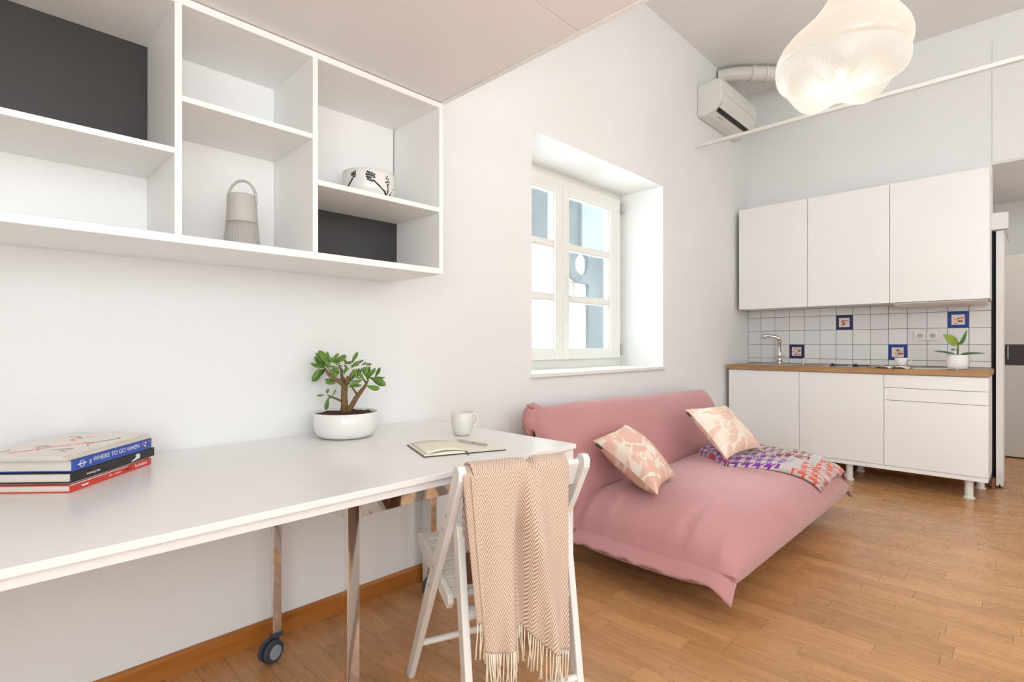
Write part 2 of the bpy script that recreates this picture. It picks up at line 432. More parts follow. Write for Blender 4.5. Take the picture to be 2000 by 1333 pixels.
struct('baseboard_back', MB().box(XB-.015, XB-.001, .215, WL-.02, 0, .07), 'oakbase')

# floor of individual parquet strips
def proj(x, y, z=0.0):
    c, s = math.cos(YAW), math.sin(YAW); d = x*c+y*s
    if d < .05: return None
    return (1000+F*(x*s-y*c)/d, CY-F*(z-CAMZ)/d, d)
floor = struct('floor', MB().box(XR-.2, 7.9, YR-.2, T, -.12, -.012), 'grout')
PW = .0895; lens = [.36, .44, .52, .62, .70]
pl = []
xx = XR
row = 0
while xx < 7.75:
    y = WL-.004-random.random()*.3; first = True
    ylo = YR if xx < XB+.16 else -1.2
    yhi = WL-.004 if xx < XB+.16 else .32
    y = yhi
    while y > ylo:
        L = random.choice(lens) if not first else random.choice(lens)*random.uniform(.3, 1)
        first = False
        y2 = max(ylo, y-L)
        pl.append((xx, y2, y)); y = y2
    xx += PW; row += 1
def score(p):
    x, y0, y1 = p; pts = []
    inside = 0
    for yy in [y0+(y1-y0)*i/6 for i in range(7)]:
        q = proj(x+PW/2, yy)
        if q and -20 < q[0] < 2020 and q[1] < 1353: inside += 1; pts.append(q)
    if inside < 2 or (x+PW/2 < 2.0 and False): return 0
    du = math.hypot(pts[0][0]-pts[-1][0], pts[0][1]-pts[-1][1]); dm = pts[len(pts)//2][2]
    xm, ym = x+PW/2, (y0+y1)/2
    if 2.2 < x < 3.8 and ym > .85: return 0.01
    if xm > 5.0 and ym > .25: return 0.01
    return du*PW*F*CAMZ/dm/dm
pl.sort(key=score, reverse=True)
near, far = pl[:300], pl[300:]
pm = {}
for (x, y0, y1) in near:
    L = round(y1-y0, 3)
    if L not in pm:
        m = MB(); g = .0005
        m.box(-PW/2+g, PW/2-g, -L/2+g, L/2-g, -.012, 0); me = m.mesh('plank'); me.materials.append(M['plank']); pm[L] = me
    o = bpy.data.objects.new('plank', pm[L]); o.location = (x+PW/2, (y0+y1)/2, random.uniform(-.0003, 0)); COL.objects.link(o); o.parent = floor
m = MB()
for (x, y0, y1) in far: m.box(x+.0005, x+PW-.0005, y0+.0005, y1-.0005, -.012, random.uniform(-.0003, 0))
obj('plank_field', m, 'plank_s', floor, kind='stuff')

# ------------------------------------------------------------------ window
YF = 2.40           # room side of the window frame
win = thing('window_1', None, None, (3.0, YF, .93), kind='structure')
def rect_frame(m, x0, x1, z0, z1, wdt, y0, y1, wb=None):
    wb = wb or wdt
    m.box(x0, x0+wdt, y0, y1, z0, z1); m.box(x1-wdt, x1, y0, y1, z0, z1)
    m.box(x0+wdt, x1-wdt, y0, y1, z0, z0+wb); m.box(x0+wdt, x1-wdt, y0, y1, z1-wdt, z1)
m = MB(); rect_frame(m, wx0-.02, wx1+.003, .925, wz1+.01, .05, YF+.035, YF+.09, .07)
obj('window_frame', m, 'winw', win, bevel=.004)
obj('window_sill', MB().box(wx0-.012, wx1+.01, WL-.022, YF+.05, wz0-.022, wz0+.002), 'winw', win, bevel=.004)
cx = 2.992
def sash(x0, x1, gx0, gx1, handle):
    m = MB(); z0, z1 = .992, 2.292; gz0, gz1 = 1.062, 2.195
    m.box(x0, gx0, YF, YF+.06, z0, z1); m.box(gx1, x1, YF, YF+.06, z0, z1)
    m.box(gx0, gx1, YF, YF+.06, z0, gz0); m.box(gx0, gx1, YF, YF+.06, gz1, z1)
    sh = obj('sash', m, 'winw', win, bevel=.006)
    zz = [gz0, 1.437, 1.816, gz1]
    for z in zz[1:3]: obj('glazing_bar', MB().box(gx0-.002, gx1+.002, YF+.008, YF+.05, z-.017, z+.017), 'winw', sh, bevel=.005)
    for i in range(3):
        a, c = zz[i]+(.017 if i else 0), zz[i+1]-(.017 if i < 2 else 0)
        obj('pane', MB().box(gx0-.003, gx1+.003, YF+.030, YF+.034, a-.004, c+.004), 'glass', sh)
        bd = MB(); rect_frame(bd, gx0, gx1, a, c, .010, YF+.012, YF+.028)
        obj('glazing_bead', bd, 'winw', sh, bevel=.002)
    if handle:
        hm = MB(); hx = x0+.035
        hm.box(hx-.013, hx+.013, YF-.012, YF, 1.50, 1.585)
        hm.tube([(hx, YF-.005, 1.555), (hx, YF-.045, 1.558), (hx+.006, YF-.05, 1.545), (hx+.012, YF-.05, 1.49), (hx+.006, YF-.05, 1.44)], [.009, .009, .011, .010, .008], 12)
        obj('handle', hm, 'plastic', sh, smooth=False, bevel=.003)
sash(2.28, cx-.003, 2.375, 2.895, False)
sash(cx+.003, 3.735, 3.058, 3.59, True)
m = MB()
for z in (1.06, 2.22): m.tube([(3.745, YF-.006, z-.045), (3.745, YF-.006, z+.045)], .009, 10)
obj('hinge', m, 'steel', win)

# outside seen through the window
struct('exterior_wall', MB().box(3.3, 11.5, 6.6, 6.8, -1.0, 7.5), 'outwhite')
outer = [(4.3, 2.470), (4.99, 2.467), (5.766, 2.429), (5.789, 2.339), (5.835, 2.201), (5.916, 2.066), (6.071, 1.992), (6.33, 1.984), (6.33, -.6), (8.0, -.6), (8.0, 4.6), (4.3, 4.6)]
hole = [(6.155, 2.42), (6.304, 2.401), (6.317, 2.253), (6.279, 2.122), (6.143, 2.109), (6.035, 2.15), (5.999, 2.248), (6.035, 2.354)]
def prism_hole(poly, hol, y0, y1):
    from mathutils.geometry import tessellate_polygon
    allp = poly+hol; tris = tessellate_polygon([[Vector((p[0], p[1], 0)) for p in poly], [Vector((p[0], p[1], 0)) for p in hol]])
    s = MB(); n = len(allp); s.v = [(p[0], y0, p[1]) for p in allp]+[(p[0], y1, p[1]) for p in allp]
    for t in tris: s.f.append(tuple(t)); s.f.append(tuple(i+n for i in reversed(t)))
    for a, L in ((0, len(poly)), (len(poly), len(hol))):
        for i in range(L): j = (i+1) % L; s.f.append((a+i, a+j, a+j+n, a+i+n))
    return s
def smoothloop(p, it=2):
    for _ in range(it):
        q = []
        for i in range(len(p)):
            a, c = p[i], p[(i+1) % len(p)]; q += [(a[0]*.75+c[0]*.25, a[1]*.75+c[1]*.25), (a[0]*.25+c[0]*.75, a[1]*.25+c[1]*.75)]
        p = q
    return p
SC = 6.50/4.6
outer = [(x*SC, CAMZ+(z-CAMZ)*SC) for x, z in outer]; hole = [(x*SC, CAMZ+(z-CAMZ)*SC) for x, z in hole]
shadow_slab = obj('courtyard_shadow_slab', prism_hole(outer, smoothloop(hole), 6.50, 6.595), 'outshadow', label='blue-grey slab standing in for a shadow on the wall outside the window', cat='shadow')  # shadow on the outside wall, put into a slab's outline and colour
obj('panel', MB().box(6.30*1.37, 11.0, 6.44, 6.499, 1.1+1.37*1.37, 6.0), 'outpale', shadow_slab, label='pale grey part of the shadow slab')
struct('courtyard_ground', MB().box(1.0, 12, T+.02, 6.6, -1.05, -.95), 'outwhite')

# ------------------------------------------------------------------ built-in shelf unit
sx0, sx1, sy0, sy1, sz0, sz1 = -.75, 1.312, 1.665, 2.0, 1.38, 2.059
sh = thing('wall_shelf_unit', 'white open wall shelving with five divided compartments and black back panels', 'shelf', (.3, 1.85, sz0))
obj('bottom_board', MB().box(sx0, sx1, sy0, WL-.001, sz0, 1.403), 'shelf', sh, bevel=.001)
obj('top_board', MB().box(sx0, sx1, sy0, WL-.001, 2.038, sz1), 'shelf', sh, bevel=.001)
obj('side_panel', MB().box(1.293, sx1, sy0+.0005, WL-.001, 1.403, 2.038), 'shelf', sh, bevel=.001)
obj('side_panel', MB().box(sx0, sx0+.02, sy0+.0005, WL-.001, 1.403, 2.038), 'shelf', sh, bevel=.001)
obj('divider', MB().box(.387, .405, sy0+.0005, WL-.03, 1.403, 2.038), 'shelf', sh, bevel=.001)
obj('divider', MB().box(.776, .794, sy0+.0005, WL-.03, 1.403, 2.038), 'shelf', sh, bevel=.001)
obj('shelf', MB().box(sx0+.02, .387, sy0+.001, WL-.03, 1.624, 1.640), 'shelf', sh, bevel=.001)
obj('shelf', MB().box(.405, .776, sy0+.001, WL-.03, 1.772, 1.788), 'shelf', sh, bevel=.001)
obj('shelf', MB().box(.794, 1.293, sy0+.001, WL-.03, 1.625, 1.643), 'shelf', sh, bevel=.001)
YBK = 1.985
obj('back_panel', MB().box(.405, .776, YBK, YBK+.008, 1.403, 1.772).box(.405, .776, YBK, YBK+.008, 1.788, 2.038).box(.794, 1.287, YBK, YBK+.008, 1.643, 2.038).box(sx0+.02, .387, YBK+.008, YBK+.016, 1.403, 1.624), 'shelf', sh)
obj('back_panel', MB().box(sx0+.02, .387, YBK, YBK+.008, 1.640, 2.038), 'black', sh, label='black back panel')
obj('back_panel', MB().box(.794, 1.293, YBK-.02, YBK-.012, 1.403, 1.625), 'black', sh, label='black back panel')

# ------------------------------------------------------------------ loft platform over the desk
lf = thing('loft_platform', 'white laminate underside of the loft platform above the desk', 'platform', (.3, .8, 2.062))
obj('panel', MB().box(-1.75, 1.300, .987, WL-.002, 2.062, 2.080), 'loft', lf, bevel=.0012)
obj('panel', MB().box(-1.75, 1.300, -.60, .985, 2.062, 2.080), 'loft', lf, bevel=.0012)
obj('edge_board', MB().box(1.302, 1.322, -.60, WL-.002, 2.060, 2.26), 'shelf', lf, bevel=.001)
obj('joist', MB().box(-1.75, 1.302, .90, 1.06, 2.081, 2.24), 'shelf', lf)

# ------------------------------------------------------------------ desk
DZ = .745; dx0, dx1, dy0, dy1 = -.62, 1.515, 1.158, 2.036
desk = thing('desk', 'long white desk along the left wall under the shelves', 'desk', (.45, 1.6, 0))
obj('desktop', MB().box(dx0, dx1, dy0, dy1, DZ-.017, DZ), 'desk', desk, bevel=.002)
obj('rail', MB().box(dx0+.05, 1.463, dy0+.014, dy0+.034, DZ-.040, DZ-.0185), 'white', desk, bevel=.0015)
obj('rail', MB().box(1.475, 1.495, dy0+.062, dy1-.058, DZ-.040, DZ-.0175), 'white', desk, bevel=.0015)
obj('rail', MB().box(dx0+.05, 1.463, dy1-.035, dy1-.015, DZ-.040, DZ-.0175), 'white', desk, bevel=.0015)
for (lx, ly) in ((1.464, dy0+.010), (1.464, dy1-.072), (dx0+.01, dy0+.010), (dx0+.01, dy1-.072)):
    obj('leg', MB().box(lx, lx+.048, ly, ly+.050, 0, DZ-.0175), 'white', desk, bevel=.003)

# chrome table frame under the desk
cf = thing('chrome_table_frame', 'polished chrome frame on castors standing under the white desk', 'table frame', (1.08, 1.6, 0))
cxl, cxr, cyf, cyb, ct = .693, 1.415, 1.285, 1.885, .680
tw = .036
obj('front_leg', MB().box(cxl, cxl+tw, cyf, cyf+.020, .0, ct-.001), 'chrome', cf, bevel=.0015, label='chrome front leg without a castor')
obj('front_leg', MB().box(cxr, cxr+tw, cyf, cyf+.020, .0, ct-.001), 'chrome', cf, bevel=.0015)
obj('top_bar', MB().box(cxl+tw, cxr, cyf, cyf+.020, ct-.044, ct-.001), 'chrome', cf, bevel=.0015)
obj('top_bar', MB().box(cxl, cxl+.036, cyf+.020, cyb, ct-.044, ct-.001), 'chrome', cf, bevel=.0015)
obj('top_bar', MB().box(cxr, cxr+.036, cyf+.020, cyb, ct-.044, ct-.001), 'chrome', cf, bevel=.0015)
def caster(x, y):
    m = MB()
    e = Vector((.93, .36, 0)).normalized(); R = .038
    c = Vector((x-.012, y-.012, R+.002))
    def disc(off, th, r, seg=24): 
        m2 = MB(); m2.tube([c+e.cross(Vector((0, 0, 1)))*(off-th/2), c+e.cross(Vector((0, 0, 1)))*(off+th/2)], r, seg); return m2
    leg = obj('rear_leg', MB().box(x, x+.030, y, y+.022, .085, ct-.001), 'chrome', cf, bevel=.0015)
    obj('castor_wheel', disc(-.014, .014, R), 'castg', leg, bevel=.002); obj('castor_wheel', disc(.014, .014, R), 'castg', leg, bevel=.002)
    obj('hub_cap', disc(.0225, .004, R*.62), 'castl', leg, bevel=.001)
    h = MB(); h.box(x-.004, x+.034, y-.004, y+.024, .074, .090); h.tube([(x+.012, y+.01, .04), (x+.012, y+.01, .08)], .014, 12)
    obj('castor_housing', h, 'castg', leg, bevel=.003)
caster(.735, cyb); caster(1.418, cyb)

# ------------------------------------------------------------------ kitchen
# tiles belong to the kitchen wall
ys = [WL-.002, 1.916]+[1.916-.1318*i for i in range(1, 14)]
zs = [.920, .968, 1.1015, 1.235, 1.3675, 1.440]
struct('backsplash_bed', MB().box(XB-.003, XB-.0002, .202, WL-.001, .918, 1.44), 'grout')
tm = {}
def tile_mesh(wy, hz):
    key = (round(wy, 4), round(hz, 4))
    if key not in tm:
        m = MB(); g = .0016; a, c = wy/2-g, hz/2-g; e = .0022
        v = [(0, -a, -c), (0, a, -c), (0, a, c), (0, -a, c), (-.0055, -a, -c), (-.0055, a, -c), (-.0055, a, c), (-.0055, -a, c),
             (-.007, -a+e, -c+e), (-.007, a-e, -c+e), (-.007, a-e, c-e), (-.007, -a+e, c-e)]
        m.v = v; m.f = [(0, 1, 2, 3), (11, 10, 9, 8)]
        for k0 in (0, 4):
            for i in range(4): j = (i+1) % 4; m.f.append((k0+i, k0+4+i, k0+4+j, k0+j))
        me = m.mesh('tile'); fixn(me); me.materials.append(M['tile']); tm[key] = me
    return tm[key]
decor = {(6, 3): 'tiled', (3, 1): 'tiled', (9, 1): 'tilef', (12, 3): 'tilef'}
for ci in range(len(ys)-1):
    for ri in range(5):
        y1, y0, z0, z1 = ys[ci], ys[ci+1], zs[ri], zs[ri+1]
        me = tile_mesh(y1-y0, z1-z0)
        dk = decor.get((ci, ri))
        if dk: me = me.copy(); me.materials.clear(); me.materials.append(M[dk])
        o = bpy.data.objects.new('tile', me); o.location = (XB-.003, (y0+y1)/2, (z0+z1)/2); COL.objects.link(o); o.parent = wall_back
        o.rotation_euler = (0, random.uniform(-.004, .004), random.uniform(-.004, .004))
        if dk:
            o['label'] = 'blue-bordered picture tile'
            yc, zc = (y0+y1)/2, (z0+z1)/2; X = XB-.003-.0095
            def patch(pts, mat, dxx=0, nm='painted_picture'):
                m = MB().prism([(yc+p[0], zc+p[1]) for p in pts], 'x', X-.0003-dxx, X+.002)
                q = obj(nm, m, mat, None); q.parent = o; q.matrix_parent_inverse = o.matrix_basis.inverted(); return q
            h = .041
            patch([(-h, -h), (h, -h), (h, h), (-h, h)], 'tilecream')
            rr = random.Random(ci)
            for mt, nn in (('tilebrown', 5), ('tileor', 4), ('tilepi', 5)):
                for _ in range(nn):
                    a, c = rr.uniform(-.03, .022), rr.uniform(-.032, .03); L, W2, t = rr.uniform(.008, .02), rr.uniform(.002, .005), rr.uniform(-.5, .5)
                    cs, sn = math.cos(t), math.sin(t)
                    patch([(a+x*cs-z*sn, c+x*sn+z*cs) for x, z in ((-L, 0), (-L*.4, -W2), (L*.7, -W2*.8), (L, 0), (L*.3, W2), (-L*.6, W2))], mt, .0003+.0001*_, 'painted_stroke')

KB = 4.935
def strip_(par, y0, y1): obj('bottom_rail', MB().box(KB+.004, KB+.0198, y0, y1, .1352, .1665), 'cab', par, bevel=.0008)
def leg(x, y, par):
    m = MB(); m.tube([(x, y, .0), (x, y, .012)], .034, 20); m.tube([(x, y, .012), (x, y, .136)], .025, 20)
    m.tube([(x, y, .122), (x, y, .136)], .032, 20)
    obj('leg', m, 'plastic', par)
def carcass(par, y0, y1, x0, x1, z0, z1):
    t = .018
    m = MB(); m.box(x0, x1, y0, y0+t, z0, z1); m.box(x0, x1, y1-t, y1, z0, z1); m.box(x0, x1, y0+t, y1-t, z0, z0+t); m.box(x0, x1, y0+t, y1-t, z1-t, z1); m.box(x1-.008, x1, y0+t, y1-t, z0+t, z1-t)
    obj('carcass', m, 'cab', par, bevel=.001)
Y0 = 1.997
g = .0015
b1 = thing('base_cabinet', 'white base cabinet with one door beneath the sink, beside the window wall', 'cabinet', (5.2, 1.697, 0), 'kitchen base cabinets')
carcass(b1, 1.397, Y0, KB+.02, 5.50, .135, .874); obj('door', MB().box(KB, KB+.018, 1.397+g, Y0-g, .169, .869), 'cab', b1, bevel=.0015)
strip_(b1, 1.3975, Y0); leg(5.03, 1.9, b1); leg(5.03, 1.48, b1); leg(5.40, 1.9, b1); leg(5.40, 1.48, b1)
b2 = thing('base_cabinet', 'white base cabinet with one door beneath the hob, middle of the three', 'cabinet', (5.2, 1.097, 0), 'kitchen base cabinets')
carcass(b2, .797, 1.3965, KB+.02, 5.50, .135, .874); obj('door', MB().box(KB, KB+.018, .797+g, 1.3965-g, .169, .869), 'cab', b2, bevel=.0015)
strip_(b2, .7975, 1.3965); leg(5.0, 1.040, b2); leg(5.40, 1.040, b2)
b3 = thing('base_cabinet', 'white base cabinet with two narrow drawers over a tall front at the worktop end', 'cabinet', (5.2, .495, 0), 'kitchen base cabinets')
carcass(b3, .197, .7965, KB+.02, 5.50, .135, .874)
for z0, z1, nm in ((.169, .672, 'drawer'), (.675, .768, 'drawer'), (.771, .869, 'drawer')): obj(nm, MB().box(KB, KB+.018, .194+g, .7965-g, z0, z1), 'cab', b3, bevel=.0015)
strip_(b3, .197, .7965); leg(5.0, .302, b3); leg(5.40, .26, b3)
wt = obj('worktop', MB().box(KB-.018, 5.538, .186, 2.005, .875, .915), 'worktop', label='oak kitchen worktop across the three white base cabinets', cat='worktop', bevel=.003)

UK = 5.18
ups = []
for i, (ya, yb, lab) in enumerate(((1.399, 1.998, 'white wall cabinet nearest the window wall, above the sink'), (.799, 1.398, 'white wall cabinet in the middle of the three'), (.199, .798, 'white wall cabinet above the cooker hood, next to the passage'))):
    u = thing('wall_cabinet', lab, 'cabinet', (5.36, (ya+yb)/2, 1.44), 'kitchen wall cabinets'); ups.append(u)
    carcass(u, ya, yb, UK+.02, 5.540, 1.441, 2.395); obj('door', MB().box(UK, UK+.018, ya+g, yb-g, 1.438, 2.397), 'cab', u, bevel=.0015)
hd = thing('cooker_hood', 'slim pale cooker hood under the right wall cabinet', 'hood', (5.35, .5, 1.40))
obj('housing', MB().prism([(5.20, 1.436), (5.20, 1.428), (5.24, 1.412), (5.48, 1.405), (5.53, 1.436)], 'y', .215, .78), 'plastic', hd, bevel=.002)
m = MB(); m.box(5.195, 5.202, .72, .765, 1.421, 1.433); obj('switch', m, 'steel', hd)

# sink and tap
sk = thing('sink', 'stainless steel sink set in the oak worktop below the tap', 'sink', (5.2, 1.65, .915))
def sinkrim():
    m = MB(); m.box(4.99, 5.45, 1.44, 1.465, .9152, .919); m.box(4.99, 5.45, 1.845, 1.87, .9152, .919); m.box(4.99, 5.02, 1.465, 1.845, .9152, .919); m.box(5.38, 5.45, 1.465, 1.845, .9152, .919); return m
obj('rim', sinkrim(), 'steel', sk, bevel=.0015)
m = MB(); m.box(5.02, 5.38, 1.465, 1.845, .9152, .9165); obj('basin', m, 'steel', sk)
m = MB(); m.tube([(5.415, 1.493, .916), (5.415, 1.493, .975)], [.014, .012], 16); obj('soap_pump', m, 'chrome', sk)
tp = thing('kitchen_tap', 'chrome kitchen tap standing behind the sink', 'tap', (5.40, 1.70, .919))
tx, ty = 5.40, 1.70
obj('body', MB().tube([(tx, ty, .9195), (tx, ty, .930)], .030, 20).tube([(tx, ty, .930), (tx, ty, .985)], .024, 20).tube([(tx, ty, .985), (tx, ty, 1.005), (tx, ty, 1.135)], [.024, .018, .018], 20), 'chrome', tp, smooth=True)
obj('spout', MB().tube([(tx, ty, 1.135), (tx-.004, ty+.004, 1.160), (tx-.02, ty+.03, 1.176), (tx-.05, ty+.075, 1.185), (tx-.075, ty+.11, 1.183), (tx-.082, ty+.12, 1.165)], [.018, .020, .018, .016, .018, .018], 16), 'chrome', tp, smooth=True)
obj('lever', MB().tube([(tx, ty-.005, .985), (tx-.01, ty-.04, .992), (tx-.02, ty-.075, 1.000)], [.010, .008, .007], 12), 'chrome', tp, smooth=True)

hb = thing('hob', 'dark two-ring hob set in the worktop right of the sink', 'hob', (5.22, 1.08, .915))
obj('glass_plate', MB().box(5.0, 5.45, .93, 1.27, .9152, .920), 'steel', hb, bevel=.0015)
for yy in (1.19, 1.035): obj('ring', MB().tube([(5.27, yy-.02, .920), (5.27, yy-.02, .926)], .065, 28), 'blackbook', hb)
for yy in (1.165, 1.000): obj('knob', MB().tube([(5.02, yy, .920), (5.02, yy, .928)], .020, 18).tube([(5.02, yy, .928), (5.02, yy, .944)], .010, 14), 'blackbook', hb)

# sockets
for i, (yy, lab) in enumerate(((.645, 'left of the two white wall sockets on the tiled splashback'), (.560, 'right of the two white wall sockets on the tiled splashback'))):
    s_ = thing('wall_socket', lab, 'socket', (XB-.010, yy, 1.172), 'sockets over the worktop')
    pm_ = obj('cover_plate', MB().box(XB-.0205, XB-.0098, yy-.040, yy+.040, 1.134, 1.214), 'plastic', s_, bevel=.002)
    obj('recess', MB().tube([(XB-.0225, yy, 1.174), (XB-.020, yy, 1.174)], .022, 24), 'speak1', s_)
    obj('pin_hole', MB().tube([(XB-.0232, yy+.008, 1.174), (XB-.0222, yy+.008, 1.174)], .003, 10).tube([(XB-.0232, yy-.008, 1.174), (XB-.0222, yy-.008, 1.174)], .003, 10), 'vent', s_)

# kitchen plant
kp = thing('potted_plant', 'rubber plant with four broad leaves in a white pot on the worktop', 'plant', (5.12, .378, .915))
pc = (5.10, .372); zb = .9155
obj('pot', MB().lathe([(0, zb), (.045, zb), (.056, zb+.006), (.064, zb+.03), (.064, zb+.106), (.061, zb+.109), (.058, zb+.106), (.058, zb+.09), (0, zb+.09)], pc, 36), 'ceramic', kp, smooth=True)
obj('soil', MB().lathe([(0, zb+.098), (.03, zb+.100), (.057, zb+.094), (.057, zb+.091)], pc, 20), 'soil', kp)
rv = Vector((math.sin(YAW), -math.cos(YAW), 0)); fv = Vector((math.cos(YAW), math.sin(YAW), 0))
def leafmesh(L, W, mat, curve=.2, fold=.15, tip=.5):
    def fn(u, v):
        s = math.sin(math.pi*min(1, u**tip*1.0))**.75 if 0 < u < 1 else 0
        y = (v-.5)*W*s; return (u*L, y, -curve*L*u*u+abs(v-.5)*2*fold*W*s)
    m = MB().grid(fn, 10, 6); me = m.mesh('leaf', True); me.materials.append(M[mat]); return me
def put_leaf(name, me, base, direction, normal, parent, solid=.0015, label=None):
    o = bpy.data.objects.new(name, me); COL.objects.link(o)
    x = Vector(direction).normalized(); z = Vector(normal); z = (z-x*z.dot(x)).normalized(); y = z.cross(x)
    o.matrix_world = Matrix.Translation(Vector(base)) @ Matrix((x, y, z)).transposed().to_4x4()
    o.parent = parent; o.matrix_parent_inverse = Matrix.Translation(-parent.location)
    m = o.modifiers.new('s', 'SOLIDIFY'); m.thickness = solid; m.offset = 0
    if label: o['label'] = label
    return o
st = Vector((pc[0], pc[1], zb+.098)); top = st+Vector((0, 0, .085))-rv*.0
obj('stem', MB().tube([st-Vector((0, 0, .01)), st+Vector((0, 0, .05))+rv*.002, top+rv*.003, top+rv*.006+Vector((0, 0, .02))], [.0055, .005, .004, .003], 10), 'twig', kp, smooth=True)
put_leaf('leaf', leafmesh(.128, .078, 'leaf_lime', .05, .05, .75), top-rv*.0, -rv*.8+Vector((0, 0, .62)), -fv+Vector((0, 0, .3)), kp, label='lime green leaf')
put_leaf('leaf', leafmesh(.125, .055, 'leaf_mid', -.05, .25, .7), top+rv*.004, rv*.45+Vector((0, 0, .9)), -fv+rv*.7, kp)
put_leaf('leaf', leafmesh(.155, .05, 'leaf_dark', .02, .2, .7), st+rv*.02+Vector((0, 0, .008)), rv*1.0-fv*.3+Vector((0, 0, .12)), Vector((0, 0, 1))-fv*.25, kp)
put_leaf('leaf', leafmesh(.150, .045, 'leaf_dark', -.02, .2, .7), st-rv*.01+Vector((0, 0, .012)), -rv*1.0+fv*.2+Vector((0, 0, .17)), Vector((0, 0, 1))-fv*.3, kp)
put_leaf('leaf', leafmesh(.085, .04, 'leaf_dark', .05, .2, .7), st-rv*.005+Vector((0, 0, .045)), -rv*.9-fv*.5+Vector((0, 0, .03)), Vector((0, 0, 1))-fv*.3, kp)

# magazine, cup and papers on the worktop
mg = thing('open_magazine', 'open magazine lying on the worktop under a white cup', 'magazine', (5.05, .77, .9155))
def pagefn(y0, y1, x0, x1, z, bul):
    return lambda u, v: (x0+(x1-x0)*u, y0+(y1-y0)*v, z+bul*math.sin(math.pi*min(1, v*1.05))**.8)
obj('page', MB().grid(pagefn(.765, .875, 4.96, 5.19, .9165, .018), 2, 10), 'magpage', mg, smooth=True, solid=.003)
obj('page', MB().grid(pagefn(.765, .655, 4.96, 5.19, .9165, .016), 2, 10), 'magpage', mg, smooth=True, solid=.003)
obj('printed_picture', MB().grid(lambda u, v: (4.98+.18*u, .79+.07*v, .9192+.018*math.sin(math.pi*min(1, ((.79+.07*v-.765)/.11)*1.05))**.8), 2, 8), 'magprint', mg, smooth=True, solid=.0008)
k2 = thing('cup', 'white cup on the open magazine in the kitchen', 'cup', (5.12, .715, .937))
cp = (5.12, .715); zc2 = .9385
obj('bowl', MB().lathe([(0, zc2), (.020, zc2), (.030, zc2+.006), (.040, zc2+.035), (.043, zc2+.058), (.040, zc2+.058), (.036, zc2+.035), (.02, zc2+.01), (0, zc2+.008)], cp, 32), 'ceramic', k2, smooth=True)
obj('handle', MB().tube([(cp[0], cp[1]-.040, zc2+.048), (cp[0]-.005, cp[1]-.058, zc2+.048), (cp[0]-.005, cp[1]-.066, zc2+.033), (cp[0]-.005, cp[1]-.056, zc2+.018), (cp[0], cp[1]-.034, zc2+.014)], .0045, 10), 'ceramic', k2, smooth=True)
obj('newspaper', MB().box(5.02, 5.22, .42, .63, .9155, .919), 'magpage', label='thin folded paper lying beside the plant pot on the worktop', cat='newspaper')
pb = thing('leaflet', 'small open leaflet in front of the white plant pot', 'leaflet', (4.97, .42, .9155))
obj('sheet', MB().grid(lambda u, v: (4.945+.06*u, .36+.11*v, .917+.010*math.sin(math.pi*v)), 3, 8), 'magpage', pb, smooth=True, solid=.0015)
obj('printed_line', MB().box(4.95, 4.952, .37, .40, .9235, .9262).box(4.95, 4.952, .405, .42, .9262, .928), 'ink_k', pb)

# door edge and fittings beside the kitchen
dr = thing('door_1', None, None, (5.6, .16, 0), kind='structure')
obj('sliding_door_leaf', MB().box(5.50, 5.85, .133, .175, .016, 1.974), 'white', dr, bevel=.0015)
obj('track_box', MB().box(5.46, 5.538, .105, .200, 1.980, 2.106), 'white', dr, bevel=.002)
obj('floor_guide', MB().box(5.497, 5.5, .150, .158, .0, .03), 'vent', dr)
obj('gap_shade_strip', MB().box(5.535, 5.70, .1755, .199, .0, 1.979), 'void', dr)  # dark strip standing in for the shade between wall end and door
obj('hanging_cord', MB().tube([(5.49, .118, 1.979), (5.495, .112, 1.93), (5.50, .103, 1.88)], .004, 8), 'speak2', dr)
obj('skirting_block', MB().box(5.42, 5.538, .178, .196, .0005, .075), 'brownblk', label='small red-brown skirting block at the end of the kitchen units', cat='skirting')

hc = thing('hall_cupboard', 'tall light grey cupboard with a dark band standing in the passage', 'cupboard', (7.3, -.25, 0))
obj('lower_front', MB().box(7.06, 7.6, -.75, .25, .012, .900), 'hallg', hc, bevel=.003)
obj('dark_band', MB().box(7.065, 7.6, -.75, .25, .903, 1.098), 'halld', hc)
obj('upper_front', MB().box(7.06, 7.6, -.75, .25, 1.101, 1.975), 'hallg', hc, bevel=.003)
obj('handle', MB().box(7.05, 7.064, .135, .142, .96, 1.09), 'steel', hc)
struct('door_frame_hall', MB().box(7.60, 7.74, -.95, -.85, 0, 2.1), 'white')

# ------------------------------------------------------------------ tie bar, air conditioner, duct
obj('ceiling_tie_bar', MB().box(4.33, 4.365, YR+.002, WL-.001, 2.786, 2.812), 'plastic', label='thin white tie bar crossing the room below the ceiling', cat='bar', bevel=.002)
ac = thing('air_conditioner', 'white split air conditioner high on the window wall', 'air conditioner', (4.77, 1.93, 3.06))
prof = [(2.039, 3.063), (2.039, 3.325), (1.90, 3.342), (1.855, 3.340), (1.832, 3.322), (1.824, 3.26), (1.828, 3.20), (1.845, 3.15), (1.875, 3.105), (1.91, 3.075), (1.95, 3.063)]
obj('body', MB().prism(prof, 'x', 4.375, 5.165), 'plastic', ac, bevel=.010)
obj('front_panel', MB().prism([(1.845, 3.208), (1.818, 3.215), (1.816, 3.26), (1.826, 3.325), (1.850, 3.335)], 'x', 4.40, 5.14), 'plastic', ac, bevel=.004)
def slopebox(t0, t1, out, x0, x1):
    a = Vector((1.835, 3.170)); c = Vector((1.930, 3.062)); d = c-a; n = Vector((-d.y, d.x)).normalized()
    if n.x > 0: n = -n
    a = a+n*.0125
    p = [a+d*t0, a+d*t1, a+d*t1+n*out, a+d*t0+n*out]
    return MB().prism([(q.x, q.y) for q in p], 'x', x0, x1)
